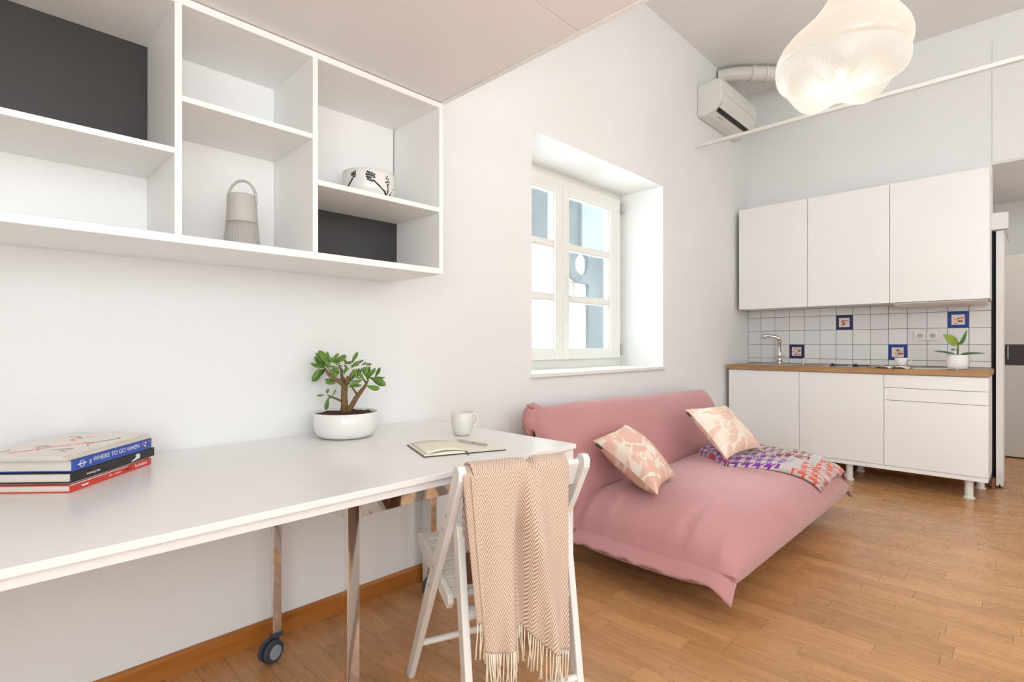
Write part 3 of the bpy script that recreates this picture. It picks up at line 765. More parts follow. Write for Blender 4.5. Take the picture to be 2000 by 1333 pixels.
obj('air_vent', slopebox(.48, .70, .008, 4.42, 5.10), 'vent', ac)
obj('louvre', slopebox(.16, .46, .010, 4.42, 5.10), 'plastic', ac, bevel=.002)
obj('emblem', slopebox(.86, .92, .003, 4.50, 4.54), 'speak2', ac)
obj('emblem', slopebox(.84, .94, .003, 4.555, 4.575), 'speak2', ac)
dc = thing('vent_duct', 'white plastic duct elbow running below the ceiling past the air conditioner', 'duct', (4.9, 1.85, 3.5))
dpts = [(4.80, 2.037, 3.565), (4.83, 1.95, 3.565), (4.88, 1.87, 3.565), (4.95, 1.795, 3.565)]
obj('elbow', MB().tube(dpts, .060, 24), 'pvc', dc, smooth=False)
obj('pipe', MB().tube([(4.95, 1.795, 3.565), (5.12, 1.625, 3.565), (5.541, 1.25, 3.565)], .062, 24), 'pvc', dc)
for p, q in (((4.94, 1.805, 3.565), (4.965, 1.78, 3.565)), ((5.03, 1.715, 3.565), (5.045, 1.70, 3.565))): obj('collar', MB().tube([p, q], .069, 24), 'pvc', dc)

# ------------------------------------------------------------------ pendant lamp
lc = Vector((2.766, .612, 0))
pn = thing('pendant_lamp', 'glowing white pendant lamp with a wavy textured glass bowl', 'lamp', (lc.x, lc.y, 2.2))
RZ = 2.395
def upmod(r, z, t):
    k = max(0, (z-RZ))
    lean = rv*(k*.32)
    lob = 1+.018*math.cos(3*t+.6)+.012*math.cos(5*t)
    return r*lob, z, lean.x, lean.y
prof = [(.250, RZ-.006), (.262, RZ+.004), (.264, RZ+.03), (.256, RZ+.07), (.236, RZ+.11), (.205, RZ+.15), (.172, RZ+.19), (.148, RZ+.24), (.130, RZ+.30), (.112, RZ+.36), (.08, RZ+.40), (.04, RZ+.42)]
NL = 96
m = MB().open_lathe(prof, (lc.x, lc.y), NL, upmod)
for i, v in enumerate(m.v): m.uv[i] = ((i % NL)/NL, (i//NL)/12)
obj('upper_shade', m, 'lampup', pn, smooth=True, solid=.004)
def lomod(q, z, t):
    # q: 0 at rim -> 1 at pole
    a = q*math.pi/2; r = .262*math.cos(a)**.52 if q < 1 else 0.0
    t0 = math.radians(52); lobe = math.cos(5*(t-t0))
    base = RZ-.012-.125*math.sin(a)**.85
    base -= .030*math.sin(a)*math.cos(a)**.5*lobe + .020*math.sin(a)*math.cos(a)**.6*math.cos(t-t0)
    r *= 1+.045*math.sin(2*a)*lobe
    return max(r, 0), base-.010*math.sin(a), 0, 0
m = MB(); NQ = 40
for i in range(NQ+1):
    for j in range(NL):
        t = 2*math.pi*j/NL; r, z, _, _ = lomod(i/NQ, 0, t); m.v.append((lc.x+r*math.cos(t), lc.y+r*math.sin(t), z)); rr_ = (1-i/NQ)
        m.uv[len(m.v)-1] = (.5+.5*rr_*math.cos(t), .5+.5*rr_*math.sin(t))
for i in range(NQ):
    for j in range(NL): a = i*NL+j; c2 = i*NL+(j+1) % NL; m.f.append((a, c2, c2+NL, a+NL))
obj('glass_bowl', m, 'lamplo', pn, smooth=True, solid=.004)
lean = rv*(.40*.32)
obj('socket', MB().tube([(lc.x+lean.x, lc.y+lean.y, RZ+.40), (lc.x+lean.x, lc.y+lean.y, RZ+.47)], .03, 16), 'lampmetal', pn)
obj('cord', MB().tube([(lc.x+lean.x, lc.y+lean.y, RZ+.47), (lc.x+lean.x, lc.y+lean.y, ZC-.03)], .004, 8), 'plastic', pn)
obj('ceiling_rose', MB().lathe([(.055, ZC-.001), (.055, ZC-.012), (.02, ZC-.035), (0, ZC-.035)], (lc.x+lean.x, lc.y+lean.y), 24), 'plastic', pn)
obj('clip', MB().box(lc.x-.19, lc.x-.165, lc.y-.175, lc.y-.155, RZ-.012, RZ+.008), 'lampmetal', pn)
pl_ = bpy.data.lights.new('pendant_bulb', 'POINT'); pl_.energy = 6; pl_.color = (1, .88, .72); pl_.shadow_soft_size = .12
plo = bpy.data.objects.new('pendant_bulb', pl_); COL.objects.link(plo); plo.location = (lc.x, lc.y, 2.04)

# ------------------------------------------------------------------ sofa bed
sofa = thing('sofa_bed', 'dusty pink upholstered sofa bed below the window', 'sofa', (3.0, 1.4, 0))
SX0, SX1, SY0, SY1 = 2.085, 3.93, .818, 1.72
def sgn(a): return -1 if a < 0 else 1
def gfun(s):
    e = abs(2*s-1); return max(0, 1-e**7)**.55
def seat_top(x, y):
    s = (x-SX0)/(SX1-SX0)
    if s <= 0 or s >= 1: return .185
    g_ = gfun(s); yc, hy = (SY0+SY1)/2, (SY1-SY0)/2; q = min(.999, abs((y-yc)/hy))
    f_ = (1-q**3.2)**(1/2.4)
    return .19+.205*g_*f_
def seat(u, v):
    x = SX0+(SX1-SX0)*u; g_ = gfun(u); yc, hy = (SY0+SY1)/2, (SY1-SY0)/2
    a = 2*math.pi*v; c, s = math.cos(a), math.sin(a)
    y = yc+hy*sgn(c)*abs(c)**(2/3.2)
    zz = sgn(s)*abs(s)**(2/2.4)
    # front edge pulls in slightly toward both ends
    gb = max(0, 1-abs(2*u-1)**20)**.4
    z = .19+(.205*g_ if s > 0 else .128*gb)*zz
    r1 = math.exp(-(x-SX0)/.16); r2 = math.exp(-(SX1-x)/.14)
    if s > 0:
        z += .012*(r1)*(math.sin(y*58)+.6*math.sin(y*93+1))*min(1, g_*1.5)*(1-r1*.3)
        z += .004*r2*math.sin(y*50)
        z += .010*(noise.noise(Vector((x*2.3, y*2.6, 1.5))))*g_*abs(s)
        z += .004*noise.noise(Vector((x*8, y*5, 3.5)))*g_*abs(s)
    
    return (x, y, z)
obj('seat_cushion', MB().grid(seat, 90, 120, None, True), 'pink', sofa, smooth=True, fix=True)
def flange(x0, sgnx, wdt, droop):
    def fn(u, v):
        y = SY0-.004+(1.60-SY0)*v
        c = math.exp(-((v)/.06)**2)
        wv = (.0040*math.sin(y*46+math.sin(y*9)*2)+.0016*math.sin(y*83+2))*(1-c)
        x = x0+sgnx*(wdt*u+.018*u*c)
        z = .19-(droop+.02*c)*u**1.2 + wv*u - .008*math.exp(-((v-.45)/.3)**2)*u + .012*math.sin(math.pi*v)*(1-u)*.0
        return (x+wv*.6*u, y-.006*u*c, z-.025*c*(1-.0*u))
    return MB().grid(fn, 6, 80)
obj('seat_hem', flange(SX0+.004, -1, .052, .045), 'pink', sofa, smooth=True, solid=.007)
obj('seat_hem', flange(SX1-.004, 1, .030, .030), 'pink', sofa, smooth=True, solid=.007)
BX0, BX1 = 2.03, 4.10
def back(u, v):
    x = BX0+(BX1-BX0)*u; e = abs(2*u-1); g_ = max(0, 1-e**9)**.5
    a = 2*math.pi*v; c, s = math.cos(a), math.sin(a)
    hl = .292-.022*u-.020*(1-g_); th = .115*g_+.004
    l = hl*sgn(s)*abs(s)**(2/3.0); t = th*sgn(c)*abs(c)**(2/2.2)
    ax_ = Vector((0, .34, .94)).normalized(); nn = Vector((0, -ax_.z, ax_.y))
    ctr = Vector((x, 1.775, .492))
    p = ctr+ax_*l+nn*t
    if c > 0:
        p += nn*(.012*noise.noise(Vector((x*2, l*4, 7.7)))*g_)
        r1 = math.exp(-(x-BX0)/.13); p += nn*.010*r1*math.sin(l*45+x*22)*c
    p.z += .004*math.sin(x*3.1)*max(0, s)
    return p
obj('back_cushion', MB().grid(back, 90, 80, None, True), 'pink', sofa, smooth=True)
# bunched corner of the cover at the left end of the back
def bunch(u, v):
    a = 2*math.pi*v; L = .085*u; r = (.085*max(0, 1-u**2.6)**.5)*(1+.10*math.sin(5*a+u*5)+.06*math.sin(9*a))+.002
    return (BX0+.055-L*1.0, 1.875-.01*u+r*.55*math.cos(a), .700-.01*u+r*.95*math.sin(a))
obj('bunched_corner', MB().grid(bunch, 14, 48, None, True), 'pink', sofa, smooth=True)
def bknot(u, v):
    a = 2*math.pi*v; t = math.pi*u
    r = .040*math.sin(t)*(1+.12*math.sin(4*a)); return (BX0+.065+.055*math.cos(t), 1.872+r*math.cos(a), .758-.02*math.cos(t)+.62*r*math.sin(a))
obj('cover_fold', MB().grid(bknot, 14, 24, None, True), 'pink', sofa, smooth=True)
for lx, ly in ((2.5, 1.1), (3.6, 1.1), (2.5, 1.6), (3.6, 1.6)):
    obj('leg', MB().box(lx-.025, lx+.025, ly-.025, ly+.025, 0, .112), 'blackbook', sofa, bevel=.002)

# cushions
def cushion(name, A, B, C, D, mat, label, thick=.098, mirror=1, group='floral cushions on the sofa bed'):
    A, B, C, D = map(Vector, (A, B, C, D)); ctr = (A+B+C+D)/4; n = (B-A).cross(D-A).normalized()
    if n.dot(-fv) < 0: n = -n
    t = thing(name, label, 'cushion', tuple(ctr), group)
    def fn(side):
        def f(u, v):
            eu = math.sin(math.pi*u); ev = math.sin(math.pi*v)
            uu = u+.0; vv = v
            # edges bow inwards between the corners
            uu = .5+(u-.5)*(1-.13*ev**.8); vv = .5+(v-.5)*(1-.13*eu**.8)
            p = (A*(1-uu)+B*uu)*(1-vv)+(D*(1-uu)+C*uu)*vv
            h = (max(0, eu)*max(0, ev))**.42*thick
            h += (.010*noise.noise(Vector((u*5, v*5, side*3+A.x)))+.005*noise.noise(Vector((u*12, v*12, 4))))*(eu*ev)**.5
            return p+n*side*h
        return f
    m = MB(); m.grid(fn(1), 36, 36, lambda u, v: (u, v)); m.grid(fn(-1), 36, 36, lambda u, v: (u+1.3, v))
    obj('cover', m, mat, t, smooth=True)
    d = (D-A).normalized(); e = (B-A).normalized()
    q = A+d*.035-e*.006+n*.004
    tm_ = MB(); tm_.v = [tuple(q+d*a+e*b_+n*c_) for c_ in (-.002, .002) for a, b_ in ((0, -.014), (.042, -.012), (.042, .008), (0, .006))]
    tm_.f = [(0, 1, 2, 3), (7, 6, 5, 4), (0, 4, 5, 1), (1, 5, 6, 2), (2, 6, 7, 3), (3, 7, 4, 0)]
    obj('sewn_tag', tm_, 'blackbook', t, label='small black tag')
    return t
cushion('cushion', (2.228, 1.60, .608), (2.60, 1.645, .645), (2.55, 1.304, .415), (2.176, 1.20, .415), 'cush1', 'peach floral cushion alone at the left of the pink sofa bed')
cushion('cushion', (3.152, 1.55, .691), (3.54, 1.45, .690), (3.40, 1.17, .465), (2.948, 1.202, .455), 'cush2', 'paler floral cushion leaning above the patterned blanket on the sofa bed', .080)

# patterned blanket on the seat
bl = thing('blanket', 'grey wool blanket with purple, brown and orange zigzags on the sofa bed', 'blanket', (3.5, 1.15, .4))
def blx0(y):
    return 3.035+max(0, (1.25-y))*.66 if y < 1.25 else 3.035+(y-1.25)*1.0
def blk(u, v):
    y = 1.54-(1.54-.835)*u; xa = blx0(y); xb = 3.975-.06*u
    x = xa+(xb-xa)*v
    z = seat_top(min(x, SX1-.012), max(y, SY0+.004))
    if x > SX1-.012: z -= (x-(SX1-.012))*1.5
    h = .012+.030*min(1, v/.12)**.5*(1-.35*v)
    h += .014*math.sin((x*1.1-y*.9)*24+1.0)*min(1, v*4)*(.35+.65*u)+.006*math.sin(x*47+y*13)
    # long fold near the front
    k_ = (v-.42-.15*u); h += .026*math.exp(-(k_/.05)**2)*max(0, (u-.45)/.55)
    k_ = (v-.30-.10*u); h -= .018*math.exp(-(k_/.035)**2)*max(0, (u-.40)/.6)
    if v == 0: h = .002
    return (x, y-.012*u, max(z+h, .03))
obj('wool_layer', MB().grid(blk, 70, 80, lambda u, v: (u*.78+v*.1, v*.88+.02)), 'blanket', bl, smooth=True, solid=.008)
def bred(u, v):
    # red corner folded under the cushion
    y = 1.42-.19*u; x = 3.20-.17*u+.05*v; return (x, y, seat_top(x, y)+.006+.022*math.sin(math.pi*v))
M['red_wool'] = fabric('crimson_wool', (196, 40, 62), (150, 60, 80), 200, .3)
obj('red_edge', MB().grid(bred, 16, 8), 'red_wool', bl, smooth=True, solid=.006, label='crimson blanket edge')
m = MB()
for i in range(70):
    u = i/69; x, y, z = blk(u, 1.0); a = Vector((x, y, z)); m.tube([a, a+Vector((.012, 0, -.010)), a+Vector((.022, random.uniform(-.006, .006), -.026))], .0016, 5)
obj('fringe', m, 'blanket', bl, kind='stuff')

# ------------------------------------------------------------------ folding chair
CL = Vector((.833, 1.004, 0)); RA = Vector((.935, -.354, 0)).normalized(); FW = Vector((.354, .935, 0)).normalized(); CW = .379
def cp_(r, t, z): return CL+RA*r+FW*t+Vector((0, 0, z))
ch = thing('folding_chair', 'white slatted wooden folding chair pushed up to the desk', 'chair', tuple(cp_(CW/2, .23, 0)))
def lfun(z): return .50*(1-z/.80)
def sideprism(r0, r1, prof):
    m = MB(); n = len(prof); m.v = [tuple(cp_(r, t, z)) for r in (r0, r1) for t, z in prof]
    m.f = [tuple(range(n)), tuple(reversed(range(n, 2*n)))]+[(j, i, i+n, j+n) for i in range(n) for j in [(i+1) % n]]
    return m
wl = .018
longp = [(.500-.018, 0), (.500+.020, 0), (lfun(.40)+.022, .41), (.10, .66), (.052, .742), (.030, .785), (.012, .800), (-.006, .800), (-.016, .788), (-.014, .765), (.045, .668), (lfun(.40)-.020, .39)]
for r in (0.0, CW-.020): obj('long_leg', sideprism(r, r+.020, longp), 'chairw', ch, bevel=.003)
shortp = [(-.050, 0), (-.012, 0), (.092, .610), (.090, .632), (.074, .638), (.060, .628), (.052, .600)]
for r in (.021, CW-.041): obj('short_leg', sideprism(r, r+.020, shortp), 'chairw', ch, bevel=.003)
seatp = [(.130, .398), (.146, .378), (.440, .452), (.458, .470), (.456, .486), (.436, .494), (.136, .420)]
for r in (.021, CW-.038): obj('seat_rail', sideprism(r, r+.017, seatp), 'chairw', ch, bevel=.003)
for i in range(8):
    t = .142+i*.0385; z = .404+(t-.142)*.245
    obj('seat_slat', sideprism(.0385, CW-.0385, [(t, z), (t+.032, z+.0078), (t+.0315, z+.0175), (t-.0005, z+.010)]), 'chairw', ch, bevel=.002)
obj('back_slat', sideprism(.020, CW-.020, [(.012, .786), (.024, .780), (.050, .712), (.038, .708), (.006, .774)]), 'chairw', ch, bevel=.003)
def dowel(z, t, r0, r1, rad=.010): return MB().tube([cp_(r0, t, z), cp_(r1, t, z)], rad, 14)
obj('stretcher', dowel(.155, lfun(.155), .016, CW-.016), 'chairw', ch)
obj('stretcher', dowel(.195, -.005, .030, CW-.030), 'chairw', ch)
obj('stretcher', dowel(.455, .062, .030, CW-.030), 'chairw', ch)
obj('stretcher', MB().tube([cp_(.030, .045, .408), cp_(.070, .045, .408)], .017, 18), 'chairw', ch)
obj('stretcher', MB().tube([cp_(CW-.070, .045, .408), cp_(CW-.030, .045, .408)], .017, 18), 'chairw', ch)
for r in (-.0015, CW-.0005):
    for t, z in ((.085, .655), (.112, .610), (.205, .475), (.24, .41)): obj('rivet', MB().tube([cp_(r, t, z), cp_(r+.002, t, z)], .004, 10), 'steel', ch)

# throw over the chair back
th = thing('throw_blanket', 'beige herringbone throw with cream fringe hung over the chair back', 'throw', tuple(cp_(.16, -.04, .6)))
def hem(r):
    if r < .158: return .343+.004*math.sin(r*60)+max(0, r-.12)*.35
    if r < .168: return .370
    return .384-.090*(min(1, (r-.168)/.10))**.8 + (0 if r < .27 else .0)
def panel(u, v):
    # v across 0..1 ; u 0: seat side end, .22 over the slat, 1 bottom hem
    r = .034+.270*v
    dip = .014*math.exp(-((r-.200)/.012)**2)
    ztop = .800-dip
    if u < .20:
        s = u/.20; t = .060-.02*s; z = .56+(ztop-.012-.56)*s
        return cp_(r, t, z)
    if u < .28:
        s = (u-.20)/.08; a = math.pi*s; return cp_(r, .012+.028*math.cos(a), ztop-.012+.014*math.sin(a))
    s = (u-.28)/.72; zb_ = hem(r); z = (ztop-.012)*(1-s)+zb_*s
    # folds: shallow left lobe, deep valley, ridge sweeping to the lower right
    val = .145+.022*s+.030*(1-s)**3; rid = .185+.060*s
    f = -.034*math.exp(-((r-val)/(.009+.014*s))**2)*min(1, s*2.5)+.040*math.exp(-((r-rid)/.028)**2)*min(1, s*2.0)*(1-.2*s)
    f += .024*math.exp(-((r-.085-.02*s)/.032)**2)*s**.7+.006*math.sin(r*95+s*3)*s-.012*math.exp(-((r-.275)/.02)**2)*s
    spread = (r-.167)*(-.04*s)+(.020*s if r < .145 else 0)*(.145-r)/.11
    return cp_(r+spread+.004*s, -.022-.010*s-f, z)
obj('woven_panel', MB().grid(panel, 110, 90, lambda u, v: (.27*v, u*.62)), 'throw', th, smooth=True, solid=.006)
def strip(r0, r1, zb, t0, ph):
    def fn(u, v):
        r = r0+(r1-r0)*v+.014*u; a = math.pi*min(1, u/.10)
        if u < .10: return cp_(r, .014+.026*math.cos(a), .776+.020*math.sin(a)-.05*max(0, .5-u*10))
        s = (u-.10)/.90; return cp_(r+.022*s, t0-.006*math.sin(math.pi*v+ph)-.004*s, .776*(1-s)+zb*s)
    return MB().grid(fn, 60, 12, lambda u, v: (.04*v, u*.5))
obj('folded_edge', strip(.010, .036, .415, -.014, 0), 'throw', th, smooth=True, solid=.007, label='folded side edge')
obj('folded_edge', strip(.026, .050, .375, -.019, 1), 'throw', th, smooth=True, solid=.007, label='folded side edge')
def backp(u, v):
    r = .046+.16*v; s = u; return cp_(r-.008*math.sin(s*9)*(.3+s)+.012*s, .056+.03*s*s+.012*math.sin(v*14+s*4), .775*(1-s)+.47*s)
obj('rear_panel', MB().grid(backp, 40, 30, lambda u, v: (.2*v, u*.4)), 'throw_dark', th, smooth=True, solid=.006)
m = MB(); rnd = random.Random(3)
def strand(p, L):
    p = Vector(p); d1 = Vector((rnd.uniform(-.006, .006), rnd.uniform(-.006, .006), 0))
    q = [p+Vector((0, 0, .006)), p+d1*.4-Vector((0, 0, L*.35)), p+d1*1.2-Vector((0, 0, L*.7)), p+d1*1.8-Vector((0, 0, L))]
    m.tube(q, [.0022, .0019, .0019, .0023], 6)
N = 46
for i in range(N):
    v = (i+.5)/N; strand(panel(1.0, v), .088*rnd.uniform(.86, 1.1))
f1, f2 = strip(.010, .036, .415, -.014, 0), strip(.026, .050, .375, -.019, 1)
for ff in (f1, f2):
    for j in (1, 4, 7, 10, 12): strand(ff.v[60*13+j], .10*rnd.uniform(.85, 1.1))
obj('fringe', m, 'fringe', th, smooth=True, kind='stuff', label='cream fringe')

# ------------------------------------------------------------------ things on the desk
# succulent
pot_c = Vector((1.012, 1.888, DZ))
su = thing('jade_plant', 'jade plant with a thick trunk in a round white bowl on the desk', 'plant', tuple(pot_c))
z = DZ
obj('pot', MB().lathe([(0, z+.001), (.080, z+.001), (.095, z+.004), (.108, z+.014), (.116, z+.032), (.1195, z+.055), (.1195, z+.096), (.1175, z+.0975), (.1150, z+.096), (.113, z+.070), (0, z+.070)], (pot_c.x, pot_c.y), 56), 'ceramic', su, smooth=True)
def soil(u, v):
    a = 2*math.pi*v; r = .1135*u; return (pot_c.x+r*math.cos(a), pot_c.y+r*math.sin(a), z+.088+.008*noise.noise(Vector((r*math.cos(a)*60, r*math.sin(a)*60, 2)))+.004*(1-u))
obj('soil', MB().grid(soil, 16, 56, None, True), 'soil', su, smooth=False)
PX = 2.13/F/7.018
def PP(X, Y, dep=0.0):
    px, py = (X-560)*PX, (880-Y)*PX
    return pot_c+rv*(px-.001)+Vector((0, 0, .094+py))-fv*dep
def branch(nm, pts, rs, mat='bark'): obj(nm, MB().tube([PP(*p) for p in pts], rs, 12), mat, su, smooth=True)
branch('trunk', [(545, 890), (545, 760), (540, 650), (545, 540), (540, 500)], [.016, .0135, .0125, .0125, .011])
branch('branch', [(540, 520), (480, 470, .01), (400, 430, .012), (340, 370, .01), (290, 310)], [.010, .009, .008, .007, .004])
branch('branch', [(545, 520), (500, 420, -.01), (490, 330, -.01), (470, 260)], [.008, .006, .005, .003])
branch('branch', [(545, 530), (590, 470, .01), (640, 400, .015), (680, 320, .01)], [.008, .006, .005, .003])
branch('branch', [(500, 400), (560, 430, .02), (600, 450, .02)], [.004, .004, .003])
branch('trunk', [(590, 880), (620, 830), (700, 690), (760, 610), (820, 530), (850, 470)], [.011, .0105, .0095, .008, .006, .004])
branch('branch', [(715, 650), (690, 600, .01), (655, 550, .01)], [.005, .004, .003])
branch('branch', [(830, 500), (760, 380, .01), (770, 300)], [.004, .003, .002], 'twig')
branch('branch', [(510, 730, .01), (450, 700, .012), (400, 680, .012), (335, 655, .01)], [.005, .004, .0035, .0025], 'twig')
branch('branch', [(400, 680, .01), (360, 690, .014), (345, 700, .014)], [.003, .0025, .002], 'twig')
LV = [(240,300,70,435),(240,290,165,425),(240,290,160,160),(300,300,120,240),(330,250,180,180),(350,270,200,110),(350,240,320,90),(370,230,480,110),(340,230,230,190),(360,280,450,370),(380,260,480,300),(480,230,600,140),(500,250,380,170),(520,240,640,220),(640,240,710,120),(620,250,740,200),(640,260,770,250),(560,350,650,290),(650,420,720,320),(540,380,560,300),(600,480,640,380),(590,500,620,440),(620,500,560,560),(480,490,355,480),(500,500,580,510),(560,520,470,470),(650,500,810,450),(640,520,800,520),(750,270,830,220),(760,340,840,300),(850,400,860,290),(880,420,950,300),(880,400,940,340),(820,420,720,400),(830,450,740,340),(900,430,1065,505),(900,450,1000,470),(840,520,1035,560),(860,480,830,350),(920,420,1000,430),(300,650,165,660),(330,640,380,565),(330,630,310,600),(395,670,435,585),(345,680,320,860),(430,360,400,420),(300,320,260,230),(430,280,470,330),(400,300,330,200),(450,260,420,180),(560,260,520,200),(600,300,680,260),(560,330,500,260),(300,280,200,230)]
lm = {}
def jade(L, Wf):
    key = (round(L, 3), Wf)
    if key not in lm:
        def fn(u, v):
            a = 2*math.pi*v; s = (math.sin(math.pi*u**1.45))**.7 if 0 < u < 1 else .0
            s = max(s, .06*(1-u)); return (u*L, Wf*L*.5*s*math.cos(a), .075*L*s*math.sin(a)+.10*L*math.sin(math.pi*u)*-.5)
        me = MB().grid(fn, 9, 10, None, True).mesh('leaf', True); fixn(me); me.materials.append(M['leaf']); lm[key] = me
    return lm[key]
rj = random.Random(5)
LV2 = LV+[(a+rj.uniform(-35, 35), b_+rj.uniform(-25, 25), c_+rj.uniform(-55, 55), d_+rj.uniform(-40, 40)) for (a, b_, c_, d_) in LV[:40]]
for i, (a, b_, c_, d_) in enumerate(LV2):
    dp = rj.uniform(.008, .02) if 40 <= i < 45 else rj.uniform(-.045, .045)
    p = PP(a, b_, dp); q = PP(c_, d_, dp+rj.uniform(-.02, .02)); d = q-p; L = round(max(.026, d.length), 2)+.002
    n = (-fv*rj.uniform(.25, 1)+Vector((0, 0, rj.uniform(.1, 1.0)))+rv*rj.uniform(-.5, .5))
    o = bpy.data.objects.new('leaf', jade(L, rj.choice((.30, .35, .40)))); COL.objects.link(o)
    x = d.normalized(); zz = (n-x*n.dot(x)).normalized(); y = zz.cross(x)
    o.matrix_world = Matrix.Translation(p) @ Matrix((x, y, zz)).transposed().to_4x4(); o.parent = su; o.matrix_parent_inverse = Matrix.Translation(-su.location)

# mug
mc = (1.346, 1.590)
mu = thing('mug', 'pale grey mug standing behind the open notebook on the desk', 'mug', (mc[0], mc[1], DZ))
z = DZ+.0008
obj('cup', MB().lathe([(0, z), (.026, z), (.031, z+.003), (.038, z+.022), (.0425, z+.050), (.0435, z+.088), (.0420, z+.0895), (.0405, z+.088), (.0395, z+.05), (.034, z+.02), (.024, z+.008), (0, z+.007)], mc, 40), 'mug', mu, smooth=True)
hv = (rv*.95+fv*.3).normalized(); mcv = Vector((mc[0], mc[1], 0))
obj('handle', MB().tube([mcv+hv*.040+Vector((0, 0, z+.078)), mcv+hv*.055+Vector((0, 0, z+.080)), mcv+hv*.064+Vector((0, 0, z+.066)), mcv+hv*.061+Vector((0, 0, z+.048)), mcv+hv*.050+Vector((0, 0, z+.032)), mcv+hv*.036+Vector((0, 0, z+.022))], .0048, 12), 'mug', mu, smooth=True)

# notebook, pen
nb = thing('notebook', 'open cream-paged notebook with black cover on the desk', 'notebook', (1.16, 1.40, DZ))
NO = Vector((.996, 1.358, DZ)); E1 = Vector((.929, -.369, 0)).normalized(); E2 = Vector((.350, .937, 0)).normalized(); NW, NH = .138, .213
def nbp(a, b_, z): return NO+E1*a+E2*b_+Vector((0, 0, z))
def slab(a0, a1, b0, b1, z0, z1):
    m = MB(); m.v = [tuple(nbp(a, b_, zz)) for zz in (z0, z1) for a, b_ in ((a0, b0), (a1, b0), (a1, b1), (a0, b1))]
    m.f = [(3, 2, 1, 0), (4, 5, 6, 7), (0, 1, 5, 4), (1, 2, 6, 5), (2, 3, 7, 6), (3, 0, 4, 7)]; return m
obj('cover', slab(-.003, 2*NW+.003, -.003, NH+.003, .0004, .0028), 'blackbook', nb, bevel=.0008)
def block(side):
    def top(a):   # a 0 at outer edge .. 1 at the spine
        return (.0075 if side < 0 else .0050)+(.006 if side < 0 else .0015)*math.sin(math.pi*a)**1.0*(a**.8)-.003*max(0, a-.93)/.07
    m = MB(); n = 16
    for i in range(n+1):
        a = i/n; aa = NW*a if side < 0 else 2*NW-NW*a
        for b_ in (0.0, NH):
            m.v.append(tuple(nbp(aa, b_, .0029))); m.v.append(tuple(nbp(aa, b_, top(a))))
    for i in range(n):
        k_ = i*4; m.f += [(k_+1, k_+3, k_+7, k_+5), (k_, k_+4, k_+6, k_+2), (k_, k_+1, k_+5, k_+4), (k_+2, k_+6, k_+7, k_+3)]
    m.f += [(0, 2, 3, 1), (n*4, n*4+1, n*4+3, n*4+2)]
    return m
obj('page_block', block(-1), 'paper', nb); obj('page_block', block(1), 'paper', nb)
obj('lifted_page', MB().grid(lambda u, v: nbp(NW*(1-u*.93), .002+.205*v*(1), .0085+.008*math.sin(math.pi*u)*(1-.4*v)+.001), 14, 4), 'paper', nb, smooth=True, solid=.0006)
obj('ribbon', MB().tube([nbp(NW, .03, .0085), nbp(NW+.001, -.002, .007), nbp(NW+.002, -.014, .0018), nbp(NW-.004, -.030, .0012)], .0014, 6), 'blackbook', nb)
pe = thing('pen', 'silver ballpoint pen lying on the open notebook', 'pen', (1.25, 1.42, DZ+.012))
def pa(s, z): 
    a, c = Vector((NO+E1*.175+E2*.185)), Vector((NO+E1*.232+E2*.062)); p = a.lerp(c, s); return Vector((p.x, p.y, DZ+z))
obj('barrel', MB().tube([pa(0, .0118), pa(.12, .0118), pa(.9, .0118), pa(1.0, .0118)], [.0028, .0042, .0042, .0036], 12), 'speak1', pe)
obj('tip', MB().tube([pa(1.0, .0118), pa(1.07, .0118)], [.0030, .0010], 10), 'steel', pe)
obj('band', MB().tube([pa(.58, .0118), pa(.60, .0118)], .0045, 12), 'blackbook', pe)

# books
BC = Vector((.164, 1.642, DZ)); B1 = Vector((.216, .233, 0)).normalized(); B2 = Vector((-B1.y, B1.x, 0))
def bp(a, b_, z): return BC+B1*a+B2*b_+Vector((0, 0, z))
def bslab(a0, a1, b0, b1, z0, z1):
    m = MB(); m.v = [tuple(bp(a, b_, zz)) for zz in (z0, z1) for a, b_ in ((a0, b0), (a1, b0), (a1, b1), (a0, b1))]
    m.f = [(3, 2, 1, 0), (4, 5, 6, 7), (0, 1, 5, 4), (1, 2, 6, 5), (2, 3, 7, 6), (3, 0, 4, 7)]; return m
def book(label, a0, a1, b1, z0, z1, cov, name='book', tc=.0022, grp='books stacked on the desk'):
    t = thing(name, label, 'book', tuple(bp((a0+a1)/2, .1, z0)), grp)
    obj('cover', bslab(a0, a1, 0, b1, z0, z0+tc), cov, t, bevel=.0006); obj('cover', bslab(a0, a1, 0, b1, z1-tc, z1), cov, t, bevel=.0006)
    obj('spine', bslab(a0, a1, -.0022, .0, z0, z1), cov, t, bevel=.0008)
    m = bslab(a0+.004, a1-.004, .0005, b1-.004, z0+tc, z1-tc); obj('page_block', m, 'pages', t)
    return t
def pages():
    k = NT('page_edges'); c = k.coord(); mp = k.mapping(c, (3, 3, 900)); nz = k.noise(mp, 1.0, 2)
    k.l(k.mix(nz, lin((216, 208, 197)), lin((244, 236, 224))), k.b.inputs['Base Color']); k.b.inputs['Roughness'].default_value = .8; return k.m
M['pages'] = pages()
def spine_text(body, size, a, z, mat, par, width=None): return place_text(body, size, bp(a, -.0026, z), B1, (0, 0, 1), mat, par, width=width)
r_ = book('red-spined book at the bottom of the desk pile', -.002, .305, .25, .0005, .0185, 'redbook')
m = MB()
spine_text('kodulise', .012, .232, .0045, 'ink_w', r_, .050); spine_text('aed', .009, .193, .0055, 'ink_k', r_, .022); spine_text('elu . ruum', .0075, .128, .0055, 'ink_w', r_, .045)
obj('printed_mark', bslab(.035, .056, -.0028, -.0020, .0065, .0105), 'ink_w', r_)
obj('spine_stripe', bslab(-.002, .20, -.0027, -.0020, .0168, .0186), 'ink_w', r_, label='white stripe along the top of the spine')
